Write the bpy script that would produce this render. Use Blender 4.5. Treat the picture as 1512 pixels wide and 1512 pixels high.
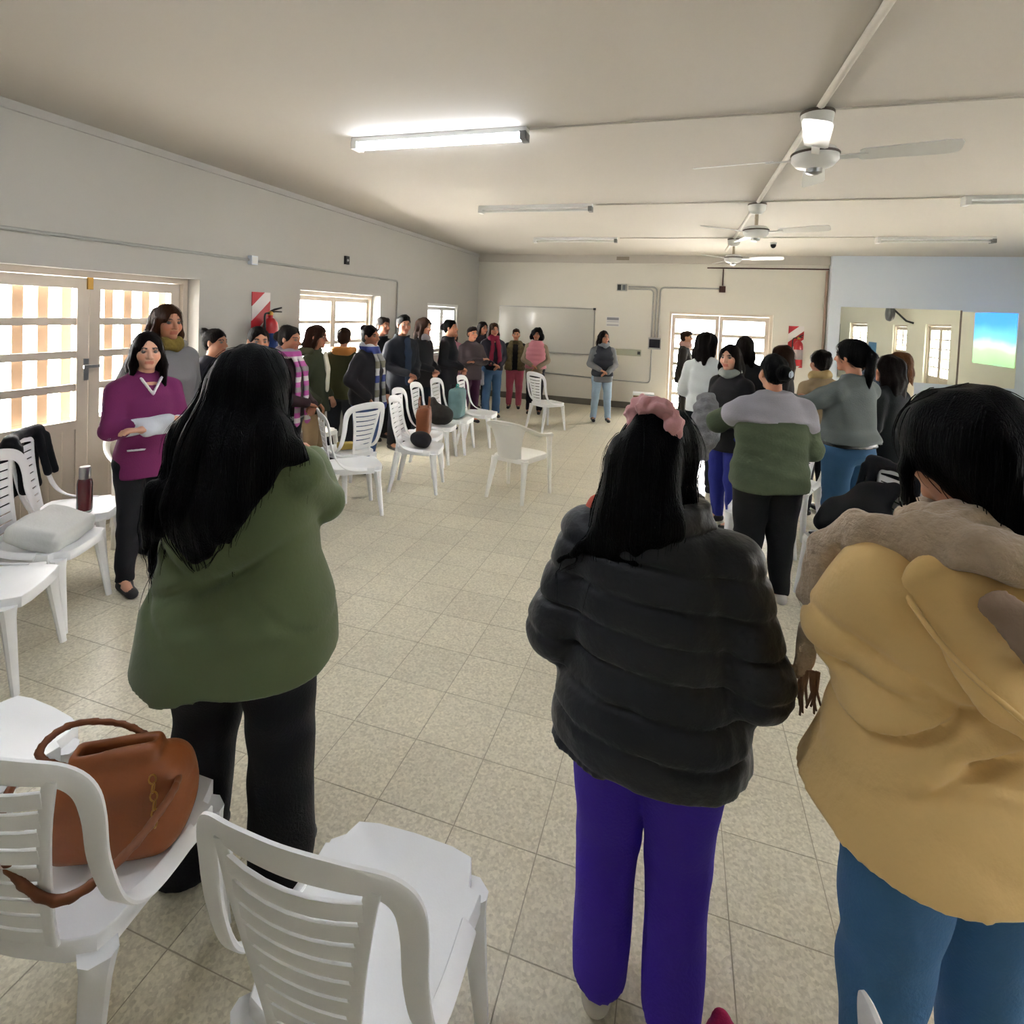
import bpy, bmesh, math, random
import numpy as np
from mathutils import Vector, Matrix, kdtree
random.seed(7); np.random.seed(7)
for o in list(bpy.data.objects): bpy.data.objects.remove(o)
SC = bpy.context.scene
COL = SC.collection
R = math.radians
# ------------------------------------------------------------------ camera, world, lights, exposure
PF, PCY = 800.0, 490.53                     # focal length and principal row, in pixels of a 1512 frame
PITCH, ROLL, YAW, CH = R(1.96), R(-2.31), R(-17.23), 1.83
_f = Vector((math.sin(YAW)*math.cos(PITCH), math.cos(YAW)*math.cos(PITCH), -math.sin(PITCH)))
_r = Vector((math.cos(YAW), -math.sin(YAW), 0)); _d = _f.cross(_r)
_c, _s = math.cos(ROLL), math.sin(ROLL)
_r2 = _c*_r + _s*_d; _d2 = -_s*_r + _c*_d
cam = bpy.data.cameras.new('camera'); cam_o = bpy.data.objects.new('camera', cam); COL.objects.link(cam_o)
mw = Matrix.Identity(4)
for i in range(3):
    mw[i][0] = _r2[i]; mw[i][1] = -_d2[i]; mw[i][2] = -_f[i]
mw[0][3], mw[1][3], mw[2][3] = 0, 0, CH
cam_o.matrix_world = mw
cam.sensor_width = 36; cam.lens = PF/1512*36; cam.shift_y = -(756-PCY)/1512; cam.clip_start = 0.05
SC.camera = cam_o
w = bpy.data.worlds.new('sky'); SC.world = w; w.use_nodes = True
w.node_tree.nodes['Background'].inputs[0].default_value = (0.93, 0.96, 1.0, 1)
w.node_tree.nodes['Background'].inputs[1].default_value = 3.2
SC.view_settings.view_transform = 'Standard'; SC.view_settings.look = 'None'
SC.view_settings.exposure = 1.68; SC.view_settings.gamma = 1.0; SC.view_settings.use_curve_mapping = False
SC.cycles.use_denoising = True
SC.cycles.max_bounces = 8
LX, RX, FY, BY, CZ = -4.29, 5.7, 11.2, -2.6, 3.1      # left wall, right wall, far wall, back wall, ceiling
def area(name, loc, rot, sx, sy, power, col):
    l = bpy.data.lights.new(name, 'AREA'); l.shape = 'RECTANGLE'; l.size = sx; l.size_y = sy
    l.energy = power; l.color = col
    o = bpy.data.objects.new(name, l); COL.objects.link(o); o.location = loc; o.rotation_euler = rot
    return o
# daylight standing outside each window opening
DAY = (1.0, 0.97, 0.92)
area('daylight_left_door', (LX-.62, 3.1, 1.35), (0, R(-90), 0), 1.5, 2.2, 85, DAY)
area('daylight_left_window', (LX-.62, 6.2, 1.5), (0, R(-90), 0), 1.3, 2.2, 130, DAY)
area('daylight_far_door', (0.72, FY+.7, 1.15), (R(-90), 0, 0), 2.0, 2.1, 140, DAY)
area('daylight_right_window', (RX+.45, 4.9, 1.5), (0, R(90), 0), 1.0, 1.2, 50, DAY)
area('daylight_right_door', (RX+.45, 7.4, 1.3), (0, R(90), 0), 1.6, 1.2, 75, DAY)
area('daylight_right_near_window', (RX+.45, 1.2, 1.5), (0, R(90), 0), 1.2, 1.8, 45, DAY)
sl = bpy.data.lights.new('sun', 'SUN'); sl.energy = 4.0; sl.angle = R(0.6); sl.color = (1, .86, .66)
so = bpy.data.objects.new('sun', sl); COL.objects.link(so)
so.rotation_euler = Vector((0.36, 0.86, -0.42)).to_track_quat('-Z', 'Y').to_euler()

# ------------------------------------------------------------------ materials
def C(h):
    h = h.lstrip('#'); v = [int(h[i:i+2], 16)/255 for i in (0, 2, 4)]
    return tuple((x/12.92 if x <= .04045 else ((x+.055)/1.055)**2.4) for x in v)
MATS = {}
def mat(name, col, rough=.6, metal=0., bump=0., bscale=60., var=0., vscale=6., spec=.5, sheen=0., stretch=None, emit=None, estr=0., coat=0., trans=0.):
    if name in MATS: return MATS[name]
    if isinstance(col, str): col = C(col)
    m = bpy.data.materials.new(name); m.use_nodes = True
    nt = m.node_tree; b = nt.nodes['Principled BSDF']
    b.inputs['Base Color'].default_value = (*col, 1); b.inputs['Roughness'].default_value = rough
    b.inputs['Metallic'].default_value = metal; b.inputs['Specular IOR Level'].default_value = spec
    b.inputs['Coat Weight'].default_value = coat; b.inputs['Sheen Weight'].default_value = sheen
    b.inputs['Transmission Weight'].default_value = trans
    if emit is not None:
        b.inputs['Emission Color'].default_value = (*(C(emit) if isinstance(emit, str) else emit), 1); b.inputs['Emission Strength'].default_value = estr
    if bump or var:
        tc = nt.nodes.new('ShaderNodeTexCoord'); vec = tc.outputs['Object']
        if stretch:
            mp = nt.nodes.new('ShaderNodeMapping'); mp.inputs['Scale'].default_value = stretch
            nt.links.new(vec, mp.inputs[0]); vec = mp.outputs[0]
        if bump:
            n = nt.nodes.new('ShaderNodeTexNoise'); n.inputs['Scale'].default_value = bscale; n.inputs['Detail'].default_value = 3
            nt.links.new(vec, n.inputs['Vector'])
            bp = nt.nodes.new('ShaderNodeBump'); bp.inputs['Strength'].default_value = bump; bp.inputs['Distance'].default_value = .01
            nt.links.new(n.outputs['Fac'], bp.inputs['Height']); nt.links.new(bp.outputs[0], b.inputs['Normal'])
        if var:
            n = nt.nodes.new('ShaderNodeTexNoise'); n.inputs['Scale'].default_value = vscale; n.inputs['Detail'].default_value = 4
            nt.links.new(vec, n.inputs['Vector'])
            mx = nt.nodes.new('ShaderNodeMix'); mx.data_type = 'RGBA'
            mx.inputs['A'].default_value = (*[c*(1-var) for c in col], 1); mx.inputs['B'].default_value = (*[min(1, c*(1+var)) for c in col], 1)
            nt.links.new(n.outputs['Fac'], mx.inputs['Factor']); nt.links.new(mx.outputs['Result'], b.inputs['Base Color'])
    MATS[name] = m
    return m
def stripes(name, cols, scale, rough=.8, axis='Z', bump=.3, weights=None):
    """cloth woven in bands of the given colours"""
    if name in MATS: return MATS[name]
    m = bpy.data.materials.new(name); m.use_nodes = True
    nt = m.node_tree; b = nt.nodes['Principled BSDF']; b.inputs['Roughness'].default_value = rough
    tc = nt.nodes.new('ShaderNodeTexCoord'); sx = nt.nodes.new('ShaderNodeSeparateXYZ'); nt.links.new(tc.outputs['Object'], sx.inputs[0])
    mu = nt.nodes.new('ShaderNodeMath'); mu.operation = 'MULTIPLY'; mu.inputs[1].default_value = scale
    nt.links.new(sx.outputs[axis], mu.inputs[0])
    fr = nt.nodes.new('ShaderNodeMath'); fr.operation = 'FRACT'; nt.links.new(mu.outputs[0], fr.inputs[0])
    cr = nt.nodes.new('ShaderNodeValToRGB'); cr.color_ramp.interpolation = 'CONSTANT'
    e = cr.color_ramp.elements
    while len(e) < len(cols): e.new(.5)
    for i, c in enumerate(cols):
        e[i].position = i/len(cols); e[i].color = (*C(c), 1)
    nt.links.new(fr.outputs[0], cr.inputs[0]); nt.links.new(cr.outputs[0], b.inputs['Base Color'])
    n = nt.nodes.new('ShaderNodeTexNoise'); n.inputs['Scale'].default_value = 90
    nt.links.new(tc.outputs['Object'], n.inputs['Vector'])
    bp = nt.nodes.new('ShaderNodeBump'); bp.inputs['Strength'].default_value = bump; bp.inputs['Distance'].default_value = .01
    nt.links.new(n.outputs['Fac'], bp.inputs['Height']); nt.links.new(bp.outputs[0], b.inputs['Normal'])
    MATS[name] = m; return m
def skin_mat(name):
    if name in MATS: return MATS[name]
    m = bpy.data.materials.new(name); m.use_nodes = True
    nt = m.node_tree; b = nt.nodes['Principled BSDF']; b.inputs['Roughness'].default_value = .5
    b.inputs['Subsurface Weight'].default_value = .08; b.inputs['Subsurface Radius'].default_value = (.01, .004, .002)
    a = nt.nodes.new('ShaderNodeVertexColor'); a.layer_name = 'skin'
    nt.links.new(a.outputs[0], b.inputs['Base Color']); MATS[name] = m; return m
def cloth(hexcol, rough=.85, bump=.25, bscale=140, var=.12, sheen=.02):
    return mat('cloth_'+hexcol.strip('#')+('_%d' % int(rough*100)), tuple(min(.8, x*1.1) for x in C(hexcol)), rough, bump=bump, bscale=bscale, var=var, vscale=9, sheen=sheen, spec=.3)
def hairm(hexcol):
    return mat('hair_'+hexcol.strip('#'), hexcol, .5, bump=.6, bscale=55, stretch=(6, 6, .5), var=.45, vscale=14, spec=.07)

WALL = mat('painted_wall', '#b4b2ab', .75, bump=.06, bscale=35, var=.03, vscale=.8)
WALLW = mat('glow_tinted_wall', '#d6dde6', .7, bump=.05, bscale=35, var=.03, vscale=.8)  # white wall; the projector's blue glow is mixed into this base colour
CEIL = mat('painted_ceiling', '#bdb7ad', .8, bump=.05, bscale=20, var=.04, vscale=.6)
FRAME = mat('cream_frame_paint', '#cfc3b4', .5, var=.05)
WHITE = mat('white_enamel', '#d8d8d4', .35, var=.03)
PLAST = mat('white_plastic', '#f6f7f8', .38, var=.03, bump=.03, bscale=200, spec=.5)
PLASTD = mat('weathered_white_plastic', '#cfcfc8', .48, var=.06, bump=.05, bscale=120)
CREAM = mat('cream_plastic', '#faf7ee', .45, var=.05)
DARK = mat('black_plastic', '#1b1b1d', .45)
GREYP = mat('grey_conduit_plastic', '#a3a49f', .6)
PIPEW = mat('painted_conduit', '#cdc7bc', .6)
STEEL = mat('brushed_steel', '#a9a9a6', .3, metal=1.0)
BROWNM = mat('rusty_brown_box', '#4a2a22', .7)
GOLD = mat('brass_metal', '#b98f4a', .35, metal=1.0)
RED = mat('extinguisher_red', '#a8121c', .35, coat=.3)

# ------------------------------------------------------------------ object helpers
def tag(o, label=None, cat=None, group=None, kind=None):
    if label: o['label'] = label
    if cat: o['category'] = cat
    if group: o['group'] = group
    if kind: o['kind'] = kind
    return o
def link(name, me, m, parent=None, smooth=False):
    o = bpy.data.objects.new(name, me); COL.objects.link(o)
    if m is not None:
        me.materials.clear()
        for x in (m if isinstance(m, (list, tuple)) else [m]): me.materials.append(x)
    if parent is not None: o.parent = parent
    if smooth: me.shade_smooth()
    return o
def empty(name, loc=(0, 0, 0), rz=0., label=None, cat=None, group=None):
    o = bpy.data.objects.new(name, None); COL.objects.link(o); o.empty_display_size = .1
    o.location = loc; o.rotation_euler = (0, 0, rz)
    return tag(o, label, cat, group)
def build(name, bm, m, parent=None, smooth=False, bevel=0., segs=2):
    if bevel:
        bmesh.ops.bevel(bm, geom=[e for e in bm.edges if e.is_manifold and e.calc_face_angle(0) > .5], offset=bevel, segments=segs, affect='EDGES', clamp_overlap=True)
    bmesh.ops.recalc_face_normals(bm, faces=bm.faces)
    me = bpy.data.meshes.new(name); bm.to_mesh(me); bm.free()
    o = link(name, me, m, parent)
    if smooth: me.shade_auto_smooth(angle=R(40)) if hasattr(me, 'shade_auto_smooth') else me.shade_smooth()
    return o
def smooth_by_angle(o, deg=40):
    me = o.data; me.shade_smooth()
    bm = bmesh.new(); bm.from_mesh(me)
    for e in bm.edges:
        if len(e.link_faces) == 2 and e.calc_face_angle(0) > R(deg): e.smooth = False
    bm.to_mesh(me); bm.free(); return o
def NB(): return bmesh.new()
def box(bm, x0, x1, y0, y1, z0, z1, M=None):
    vs = [bm.verts.new((M @ Vector(p)) if M is not None else p) for p in ((x0,y0,z0),(x1,y0,z0),(x1,y1,z0),(x0,y1,z0),(x0,y0,z1),(x1,y0,z1),(x1,y1,z1),(x0,y1,z1))]
    for f in ((3,2,1,0),(4,5,6,7),(0,1,5,4),(1,2,6,5),(2,3,7,6),(3,0,4,7)): bm.faces.new([vs[i] for i in f])
    return bm
def loft(bm, rings, cap0=True, cap1=True, closed=True):
    VR = [[bm.verts.new(p) for p in r] for r in rings]
    n = len(VR[0])
    for a, b in zip(VR[:-1], VR[1:]):
        for i in range(n if closed else n-1):
            j = (i+1) % n
            try: bm.faces.new((a[i], a[j], b[j], b[i]))
            except ValueError: pass
    if cap0: bm.faces.new(VR[0][::-1])
    if cap1: bm.faces.new(VR[-1])
    return VR
def frame_of(t):
    t = t.normalized(); u = Vector((0, 0, 1)) if abs(t.z) < .9 else Vector((0, 1, 0))
    a = t.cross(u).normalized(); return a, a.cross(t).normalized()
def tube(bm, pts, rad, seg=8, caps=True):
    pts = [Vector(p) for p in pts]; rings = []
    pa = None
    for i, p in enumerate(pts):
        t = (pts[min(i+1, len(pts)-1)] - pts[max(i-1, 0)])
        a, b = frame_of(t)
        if pa is not None:
            a = (pa - t.normalized()*pa.dot(t.normalized())).normalized(); b = a.cross(t.normalized())
        pa = a
        r = rad[i] if isinstance(rad, (list, tuple)) else rad
        rings.append([p + (a*math.cos(2*math.pi*k/seg) + b*math.sin(2*math.pi*k/seg))*r for k in range(seg)])
    loft(bm, rings, caps, caps); return bm
def lathe(bm, prof, seg=24, c=(0, 0, 0), axis='Z'):
    rings = []
    for r, z in prof:
        ring = []
        for k in range(seg):
            a = 2*math.pi*k/seg; x, y = max(r, 1e-4)*math.cos(a), max(r, 1e-4)*math.sin(a)
            p = {'Z': (x, y, z), 'X': (z, x, y), 'Y': (x, z, y)}[axis]
            ring.append((p[0]+c[0], p[1]+c[1], p[2]+c[2]))
        rings.append(ring)
    loft(bm, rings); return bm
def catmull(P, n=6):
    P = [Vector(p) for p in P]; out = []
    for i in range(len(P)-1):
        p0, p1, p2, p3 = P[max(i-1, 0)], P[i], P[i+1], P[min(i+2, len(P)-1)]
        for k in range(n):
            t = k/n
            out.append(.5*((2*p1)+(p2-p0)*t+(2*p0-5*p1+4*p2-p3)*t*t+(3*p1-p0-3*p2+p3)*t**3))
    out.append(P[-1]); return out
def corner_path(P, r=.06, n=4):
    """polyline with rounded corners"""
    P = [Vector(p) for p in P]; out = [P[0]]
    for a, b, c in zip(P[:-2], P[1:-1], P[2:]):
        u, v = (a-b).normalized(), (c-b).normalized()
        for k in range(n+1):
            t = k/n; out.append((b+u*r)*(1-t)**2 + b*2*t*(1-t) + (b+v*r)*t*t)
    out.append(P[-1]); return out
def copy_tree(o, parent=None, loc=None, rz=None, label=None, group=None):
    c = o.copy(); COL.objects.link(c)
    if parent is not None: c.parent = parent
    if loc is not None: c.location = loc
    if rz is not None: c.rotation_euler = (0, 0, rz)
    if label: c['label'] = label
    if group: c['group'] = group
    for ch in o.children: copy_tree(ch, c)
    return c

# ------------------------------------------------------------------ implicit surfaces (bodies, cloth, hair, bags)
def smin(a, b, k):
    if k <= 0: return np.minimum(a, b)
    h = np.maximum(k-np.abs(a-b), 0)/k
    return np.minimum(a, b) - h*h*k*.25
class Blob:
    def __init__(s): s.p = []; s.disp = None
    def add(s, fn, lo, hi, k=.02, op='+'):
        s.p.append((fn, np.array(lo, float), np.array(hi, float), k, op)); return s
    def cone(s, a, b, ra, rb, k=.02, op='+', flat=None):
        a = np.array(a, float); b = np.array(b, float); ba = b-a; L2 = max(ba @ ba, 1e-9)
        if flat is not None:                       # flat=(axis vector, factor): thinner along the axis
            ax = np.array(flat[0], float); ax /= np.linalg.norm(ax); fk = flat[1]
        def fn(X, Y, Z):
            px, py, pz = X-a[0], Y-a[1], Z-a[2]
            h = np.clip((px*ba[0]+py*ba[1]+pz*ba[2])/L2, 0, 1)
            dx, dy, dz = px-ba[0]*h, py-ba[1]*h, pz-ba[2]*h
            if flat is not None:
                q = dx*ax[0]+dy*ax[1]+dz*ax[2]; g = 1/fk-1
                return (np.sqrt((dx+ax[0]*q*g)**2+(dy+ax[1]*q*g)**2+(dz+ax[2]*q*g)**2)-(ra+(rb-ra)*h))*.7
            return np.sqrt(dx*dx+dy*dy+dz*dz)-(ra+(rb-ra)*h)
        m = max(ra, rb)
        return s.add(fn, np.minimum(a, b)-m, np.maximum(a, b)+m, k, op)
    def chain(s, pts, rad, k=.02, **kw):
        for i in range(len(pts)-1): s.cone(pts[i], pts[i+1], rad[i], rad[i+1], k, **kw)
        return s
    def ell(s, c, r, k=.02, op='+', M=None):
        c = np.array(c, float); r = np.array(r, float)
        def fn(X, Y, Z):
            x, y, z = X-c[0], Y-c[1], Z-c[2]
            if M is not None:
                x, y, z = (M[0][0]*x+M[1][0]*y+M[2][0]*z, M[0][1]*x+M[1][1]*y+M[2][1]*z, M[0][2]*x+M[1][2]*y+M[2][2]*z)
            q = np.sqrt((x/r[0])**2+(y/r[1])**2+(z/r[2])**2)
            g = np.sqrt((x/r[0]**2)**2+(y/r[1]**2)**2+(z/r[2]**2)**2)
            return q*(q-1)/np.maximum(g, 1e-6)
        e = r if M is None else np.full(3, r.max())
        return s.add(fn, c-e, c+e, k, op)
    def prof(s, rows, k=.02, n=2.2, op='+'):
        """stack of ovals: rows of (z, a, b, cx, cy)"""
        A = np.array(rows, float); A = A[np.argsort(A[:, 0])]
        def fn(X, Y, Z):
            z = Z.ravel(); q = [np.interp(z, A[:, 0], A[:, i]).astype(np.float32).reshape(1, 1, -1) for i in range(1, 5)]
            a, b, cx, cy = q
            rho = ((np.abs(X-cx)/a)**n+(np.abs(Y-cy)/b)**n)**(1/n)
            d = (rho-1)*np.minimum(a, b)
            cap = np.maximum(A[0, 0]-Z, Z-A[-1, 0])
            return np.maximum(d, cap) if True else d
        m = np.array([(A[:, 3]-A[:, 1]).min(), (A[:, 4]-A[:, 2]).min(), A[0, 0]]); M = np.array([(A[:, 3]+A[:, 1]).max(), (A[:, 4]+A[:, 2]).max(), A[-1, 0]])
        return s.add(fn, m, M, k, op)
    def rbox(s, c, h, r=.01, M=None, k=.01, op='+'):
        c = np.array(c, float); h = np.array(h, float)-r
        def fn(X, Y, Z):
            x, y, z = X-c[0], Y-c[1], Z-c[2]
            if M is not None:
                x, y, z = (M[0][0]*x+M[1][0]*y+M[2][0]*z, M[0][1]*x+M[1][1]*y+M[2][1]*z, M[0][2]*x+M[1][2]*y+M[2][2]*z)
            qx, qy, qz = np.abs(x)-h[0], np.abs(y)-h[1], np.abs(z)-h[2]
            return np.sqrt(np.maximum(qx, 0)**2+np.maximum(qy, 0)**2+np.maximum(qz, 0)**2)+np.minimum(np.maximum(qx, np.maximum(qy, qz)), 0)-r
        e = h+r if M is None else np.full(3, np.linalg.norm(h)+r)
        return s.add(fn, c-e, c+e, k, op)
    def verts(s, h, pad=.03):
        lo = np.min([q[1] for q in s.p if q[4] == '+'], 0)-pad; hi = np.max([q[2] for q in s.p if q[4] == '+'], 0)+pad
        n = np.ceil((hi-lo)/h).astype(int)+2
        X = (lo[0]+h*np.arange(n[0], dtype=np.float32)).astype(np.float32).reshape(-1, 1, 1)
        Y = (lo[1]+h*np.arange(n[1], dtype=np.float32)).astype(np.float32).reshape(1, -1, 1)
        Z = (lo[2]+h*np.arange(n[2], dtype=np.float32)).astype(np.float32).reshape(1, 1, -1)
        F = np.full(tuple(n), .5, np.float32)
        for fn, a, b, k, op in s.p:
            i0 = np.maximum(np.floor((a-pad-k-lo)/h).astype(int), 0); i1 = np.minimum(np.ceil((b+pad+k-lo)/h).astype(int)+1, n)
            if (i1 <= i0).any(): continue
            sl = tuple(slice(p, q) for p, q in zip(i0, i1))
            d = fn(X[sl[0]], Y[:, sl[1]], Z[:, :, sl[2]])
            if op == '+': F[sl] = smin(F[sl], d, k)
            else: F[sl] = -smin(-F[sl], d, k)
        if s.disp is not None:
            near = np.abs(F) < max(.05, 3*h)
            idx = np.nonzero(near)
            F[idx] += s.disp(X.ravel()[idx[0]], Y.ravel()[idx[1]], Z.ravel()[idx[2]])
        F[0] = F[-1] = .5; F[:, 0] = F[:, -1] = .5; F[:, :, 0] = F[:, :, -1] = .5
        S = F < 0
        nc = n-1
        cnt = np.zeros(tuple(nc), np.int8)
        for a in (0, 1):
            for b in (0, 1):
                for c in (0, 1): cnt += S[a:a+nc[0], b:b+nc[1], c:c+nc[2]]
        act = np.argwhere((cnt > 0) & (cnt < 8))
        if len(act) == 0: return np.zeros((0, 3)), np.zeros((0, 4), int)
        ids = np.full(tuple(nc), -1, np.int32); ids[act[:, 0], act[:, 1], act[:, 2]] = np.arange(len(act))
        cor = [(a, b, c) for a in (0, 1) for b in (0, 1) for c in (0, 1)]
        val = np.stack([F[act[:, 0]+a, act[:, 1]+b, act[:, 2]+c] for a, b, c in cor], 1)
        acc = np.zeros((len(act), 3)); num = np.zeros(len(act))
        for i in range(8):
            for j in range(i+1, 8):
                d = np.array(cor[j])-np.array(cor[i])
                if np.abs(d).sum() != 1: continue
                va, vb = val[:, i], val[:, j]; mk = (va < 0) != (vb < 0)
                t = va/np.where(mk, va-vb, 1)
                acc += np.where(mk[:, None], np.array(cor[i])+t[:, None]*d, 0); num += mk
        V = (act+acc/num[:, None])*h+lo
        Q = []
        for ax in range(3):
            sl0 = [slice(None)]*3; sl1 = [slice(None)]*3
            sl0[ax] = slice(0, -1); sl1[ax] = slice(1, None)
            A, B = S[tuple(sl0)], S[tuple(sl1)]
            e = np.argwhere(A != B)
            o1, o2 = [(1, 2), (2, 0), (0, 1)][ax]
            ok = (e[:, o1] > 0) & (e[:, o2] > 0) & (e[:, o1] < nc[o1]) & (e[:, o2] < nc[o2]); e = e[ok]
            def cell(p, q):
                c = e.copy(); c[:, o1] -= p; c[:, o2] -= q; return ids[c[:, 0], c[:, 1], c[:, 2]]
            q = np.stack([cell(1, 1), cell(0, 1), cell(0, 0), cell(1, 0)], 1)
            fl = ~A[e[:, 0], e[:, 1], e[:, 2]]
            q[fl] = q[fl][:, ::-1]; Q.append(q)
        return V, np.concatenate(Q)
    def mesh(s, name, h, m, parent=None, relax=1):
        V, Q = s.verts(h)
        V = relaxed(V, Q, relax)
        return mesh_vq(name, V, Q, m, parent)
def relaxed(V, Q, it):
    if len(V) == 0: return V
    for _ in range(it):
        S = np.zeros_like(V); n = np.zeros(len(V))
        for a, b in ((0, 1), (1, 2), (2, 3), (3, 0)):
            np.add.at(S, Q[:, a], V[Q[:, b]]); np.add.at(n, Q[:, a], 1); np.add.at(S, Q[:, b], V[Q[:, a]]); np.add.at(n, Q[:, b], 1)
        V = V*.5+.5*S/np.maximum(n, 1)[:, None]
    return V
def mesh_vq(name, V, Q, m, parent=None):
    me = bpy.data.meshes.new(name)
    me.vertices.add(len(V)); me.vertices.foreach_set('co', np.asarray(V, np.float32).ravel())
    me.loops.add(4*len(Q)); me.loops.foreach_set('vertex_index', np.asarray(Q, np.int32).ravel())
    me.polygons.add(len(Q)); me.polygons.foreach_set('loop_start', np.arange(0, 4*len(Q), 4, dtype=np.int32))
    me.polygons.foreach_set('loop_total', np.full(len(Q), 4, np.int32))
    me.update(calc_edges=True); me.validate(); me.shade_smooth()
    return link(name, me, m, parent)
def folds(seed, amp=.004, fx=16, fz=9, n=6):
    rs = np.random.RandomState(seed); W = rs.normal(size=(n, 3))*np.array([fx, fx, fz]); P = rs.uniform(0, 6.28, n)
    def d(X, Y, Z):
        s = 0
        for w_, p in zip(W, P): s = s+np.sin(w_[0]*X+w_[1]*Y+w_[2]*Z+p)
        return (s*amp/n**.5).astype(np.float32)
    return d
def strands_disp(seed, amp=.004, f=150):
    rs = np.random.RandomState(seed); P = rs.uniform(0, 6.28, 6)
    def d(X, Y, Z):
        wv = .012*np.sin(9*Z+P[0])
        return (amp*(np.sin(f*(X+wv)+P[1])*.5+np.sin(f*.6*(Y+wv)+f*.35*X+P[2])*.5+.8*np.sin(f*.28*(X-Y)+P[3]))).astype(np.float32)
    return d

# ------------------------------------------------------------------ the room
def struct(name, bm, m, parent=None, **k):
    o = build(name, bm, m, parent, **k)
    if parent is None: o['kind'] = 'structure'
    return o
T = .3
# floor: slab with 30 cm terrazzo tiles
def tile_mat():
    m = bpy.data.materials.new('terrazzo_tile'); m.use_nodes = True; nt = m.node_tree; b = nt.nodes['Principled BSDF']
    tc = nt.nodes.new('ShaderNodeTexCoord'); oi = nt.nodes.new('ShaderNodeObjectInfo')
    gp = nt.nodes.new('ShaderNodeNewGeometry')
    v = nt.nodes.new('ShaderNodeTexVoronoi'); v.inputs['Scale'].default_value = 95
    nt.links.new(gp.outputs['Position'], v.inputs['Vector'])
    n = nt.nodes.new('ShaderNodeTexNoise'); n.inputs['Scale'].default_value = 85; n.inputs['Detail'].default_value = 3; nt.links.new(gp.outputs['Position'], n.inputs['Vector'])
    n2 = nt.nodes.new('ShaderNodeTexNoise'); n2.inputs['Scale'].default_value = 1.7; n2.inputs['Detail'].default_value = 3; nt.links.new(gp.outputs['Position'], n2.inputs['Vector'])
    cr = nt.nodes.new('ShaderNodeValToRGB'); e = cr.color_ramp.elements
    e[0].position = .25; e[0].color = (*C('#c0b8a1'), 1); e[1].position = .72; e[1].color = (*C('#e6dfc9'), 1)
    sp = nt.nodes.new('ShaderNodeSeparateColor'); nt.links.new(v.outputs['Color'], sp.inputs[0])
    a1 = nt.nodes.new('ShaderNodeMath'); a1.operation = 'MULTIPLY_ADD'; a1.inputs[1].default_value = .30; nt.links.new(sp.outputs[0], a1.inputs[0])
    a2 = nt.nodes.new('ShaderNodeMath'); a2.operation = 'MULTIPLY'; a2.inputs[1].default_value = .7; nt.links.new(n.outputs['Fac'], a2.inputs[0]); nt.links.new(a2.outputs[0], a1.inputs[2])
    nt.links.new(a1.outputs[0], cr.inputs[0])
    hs = nt.nodes.new('ShaderNodeHueSaturation'); nt.links.new(cr.outputs[0], hs.inputs['Color'])
    m1 = nt.nodes.new('ShaderNodeMath'); m1.operation = 'MULTIPLY_ADD'; m1.inputs[1].default_value = .10; m1.inputs[2].default_value = .80; nt.links.new(oi.outputs['Random'], m1.inputs[0])
    m2 = nt.nodes.new('ShaderNodeMath'); m2.operation = 'MULTIPLY_ADD'; m2.inputs[1].default_value = .30; nt.links.new(n2.outputs['Fac'], m2.inputs[0]); nt.links.new(m1.outputs[0], m2.inputs[2])
    nt.links.new(m2.outputs[0], hs.inputs['Value']); nt.links.new(hs.outputs[0], b.inputs['Base Color'])
    b.inputs['Roughness'].default_value = .30; b.inputs['Specular IOR Level'].default_value = .5
    rr = nt.nodes.new('ShaderNodeMapRange'); rr.inputs['To Min'].default_value = .26; rr.inputs['To Max'].default_value = .44; nt.links.new(n2.outputs['Fac'], rr.inputs['Value']); nt.links.new(rr.outputs[0], b.inputs['Roughness'])
    bp = nt.nodes.new('ShaderNodeBump'); bp.inputs['Strength'].default_value = .06; bp.inputs['Distance'].default_value = .004
    nt.links.new(n.outputs['Fac'], bp.inputs['Height']); nt.links.new(bp.outputs[0], b.inputs['Normal'])
    return m
TILE = tile_mat(); GROUT = mat('grout', '#aaa28d', .9)
fl = struct('floor', box(NB(), LX-.3, RX+.3, BY-.3, FY+.3, -.2, -.0012), GROUT)
TS = .305; g = .0008
def tile_bm(x0, y0, bm):
    x1, y1 = x0+TS-2*g, y0+TS-2*g; c = .0011
    a = [bm.verts.new(p) for p in ((x0, y0, -.006), (x1, y0, -.006), (x1, y1, -.006), (x0, y1, -.006))]
    t = [bm.verts.new(p) for p in ((x0+c, y0+c, 0), (x1-c, y0+c, 0), (x1-c, y1-c, 0), (x0+c, y1-c, 0))]
    bm.faces.new(t)
    for i in range(4): bm.faces.new((a[i], a[(i+1) % 4], t[(i+1) % 4], t[i]))
    return bm
bm = tile_bm(-TS/2+g, -TS/2+g, NB()); bmesh.ops.recalc_face_normals(bm, faces=bm.faces)
tme = bpy.data.meshes.new('tile'); bm.to_mesh(tme); bm.free(); tme.materials.append(TILE)
cells = []
i0, i1 = int((LX+.69)/TS)-1, int((RX+.69)/TS)+1
for i in range(i0-1, i1+1):
    for j in range(int(BY/TS)-8, int(FY/TS)+1):
        x, y = -.685+(i+.5)*TS, 1.745+(j-4+.5)*TS
        if x-TS/2 < LX-.1 or x+TS/2 > RX+.1 or y-TS/2 < BY-.1 or y+TS/2 > FY+.1: continue
        v = Vector((x, y, -CH)); dz = v.dot(_f)
        vis = False
        if dz > .3:
            px, py = 756+PF*v.dot(_r2)/dz, PCY+PF*v.dot(_d2)/dz
            vis = -60 < px < 1570 and py < 1600
        cells.append((0 if vis else 1, dz if dz > 0 else 99, x, y))
cells.sort()
rest = NB()
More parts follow.
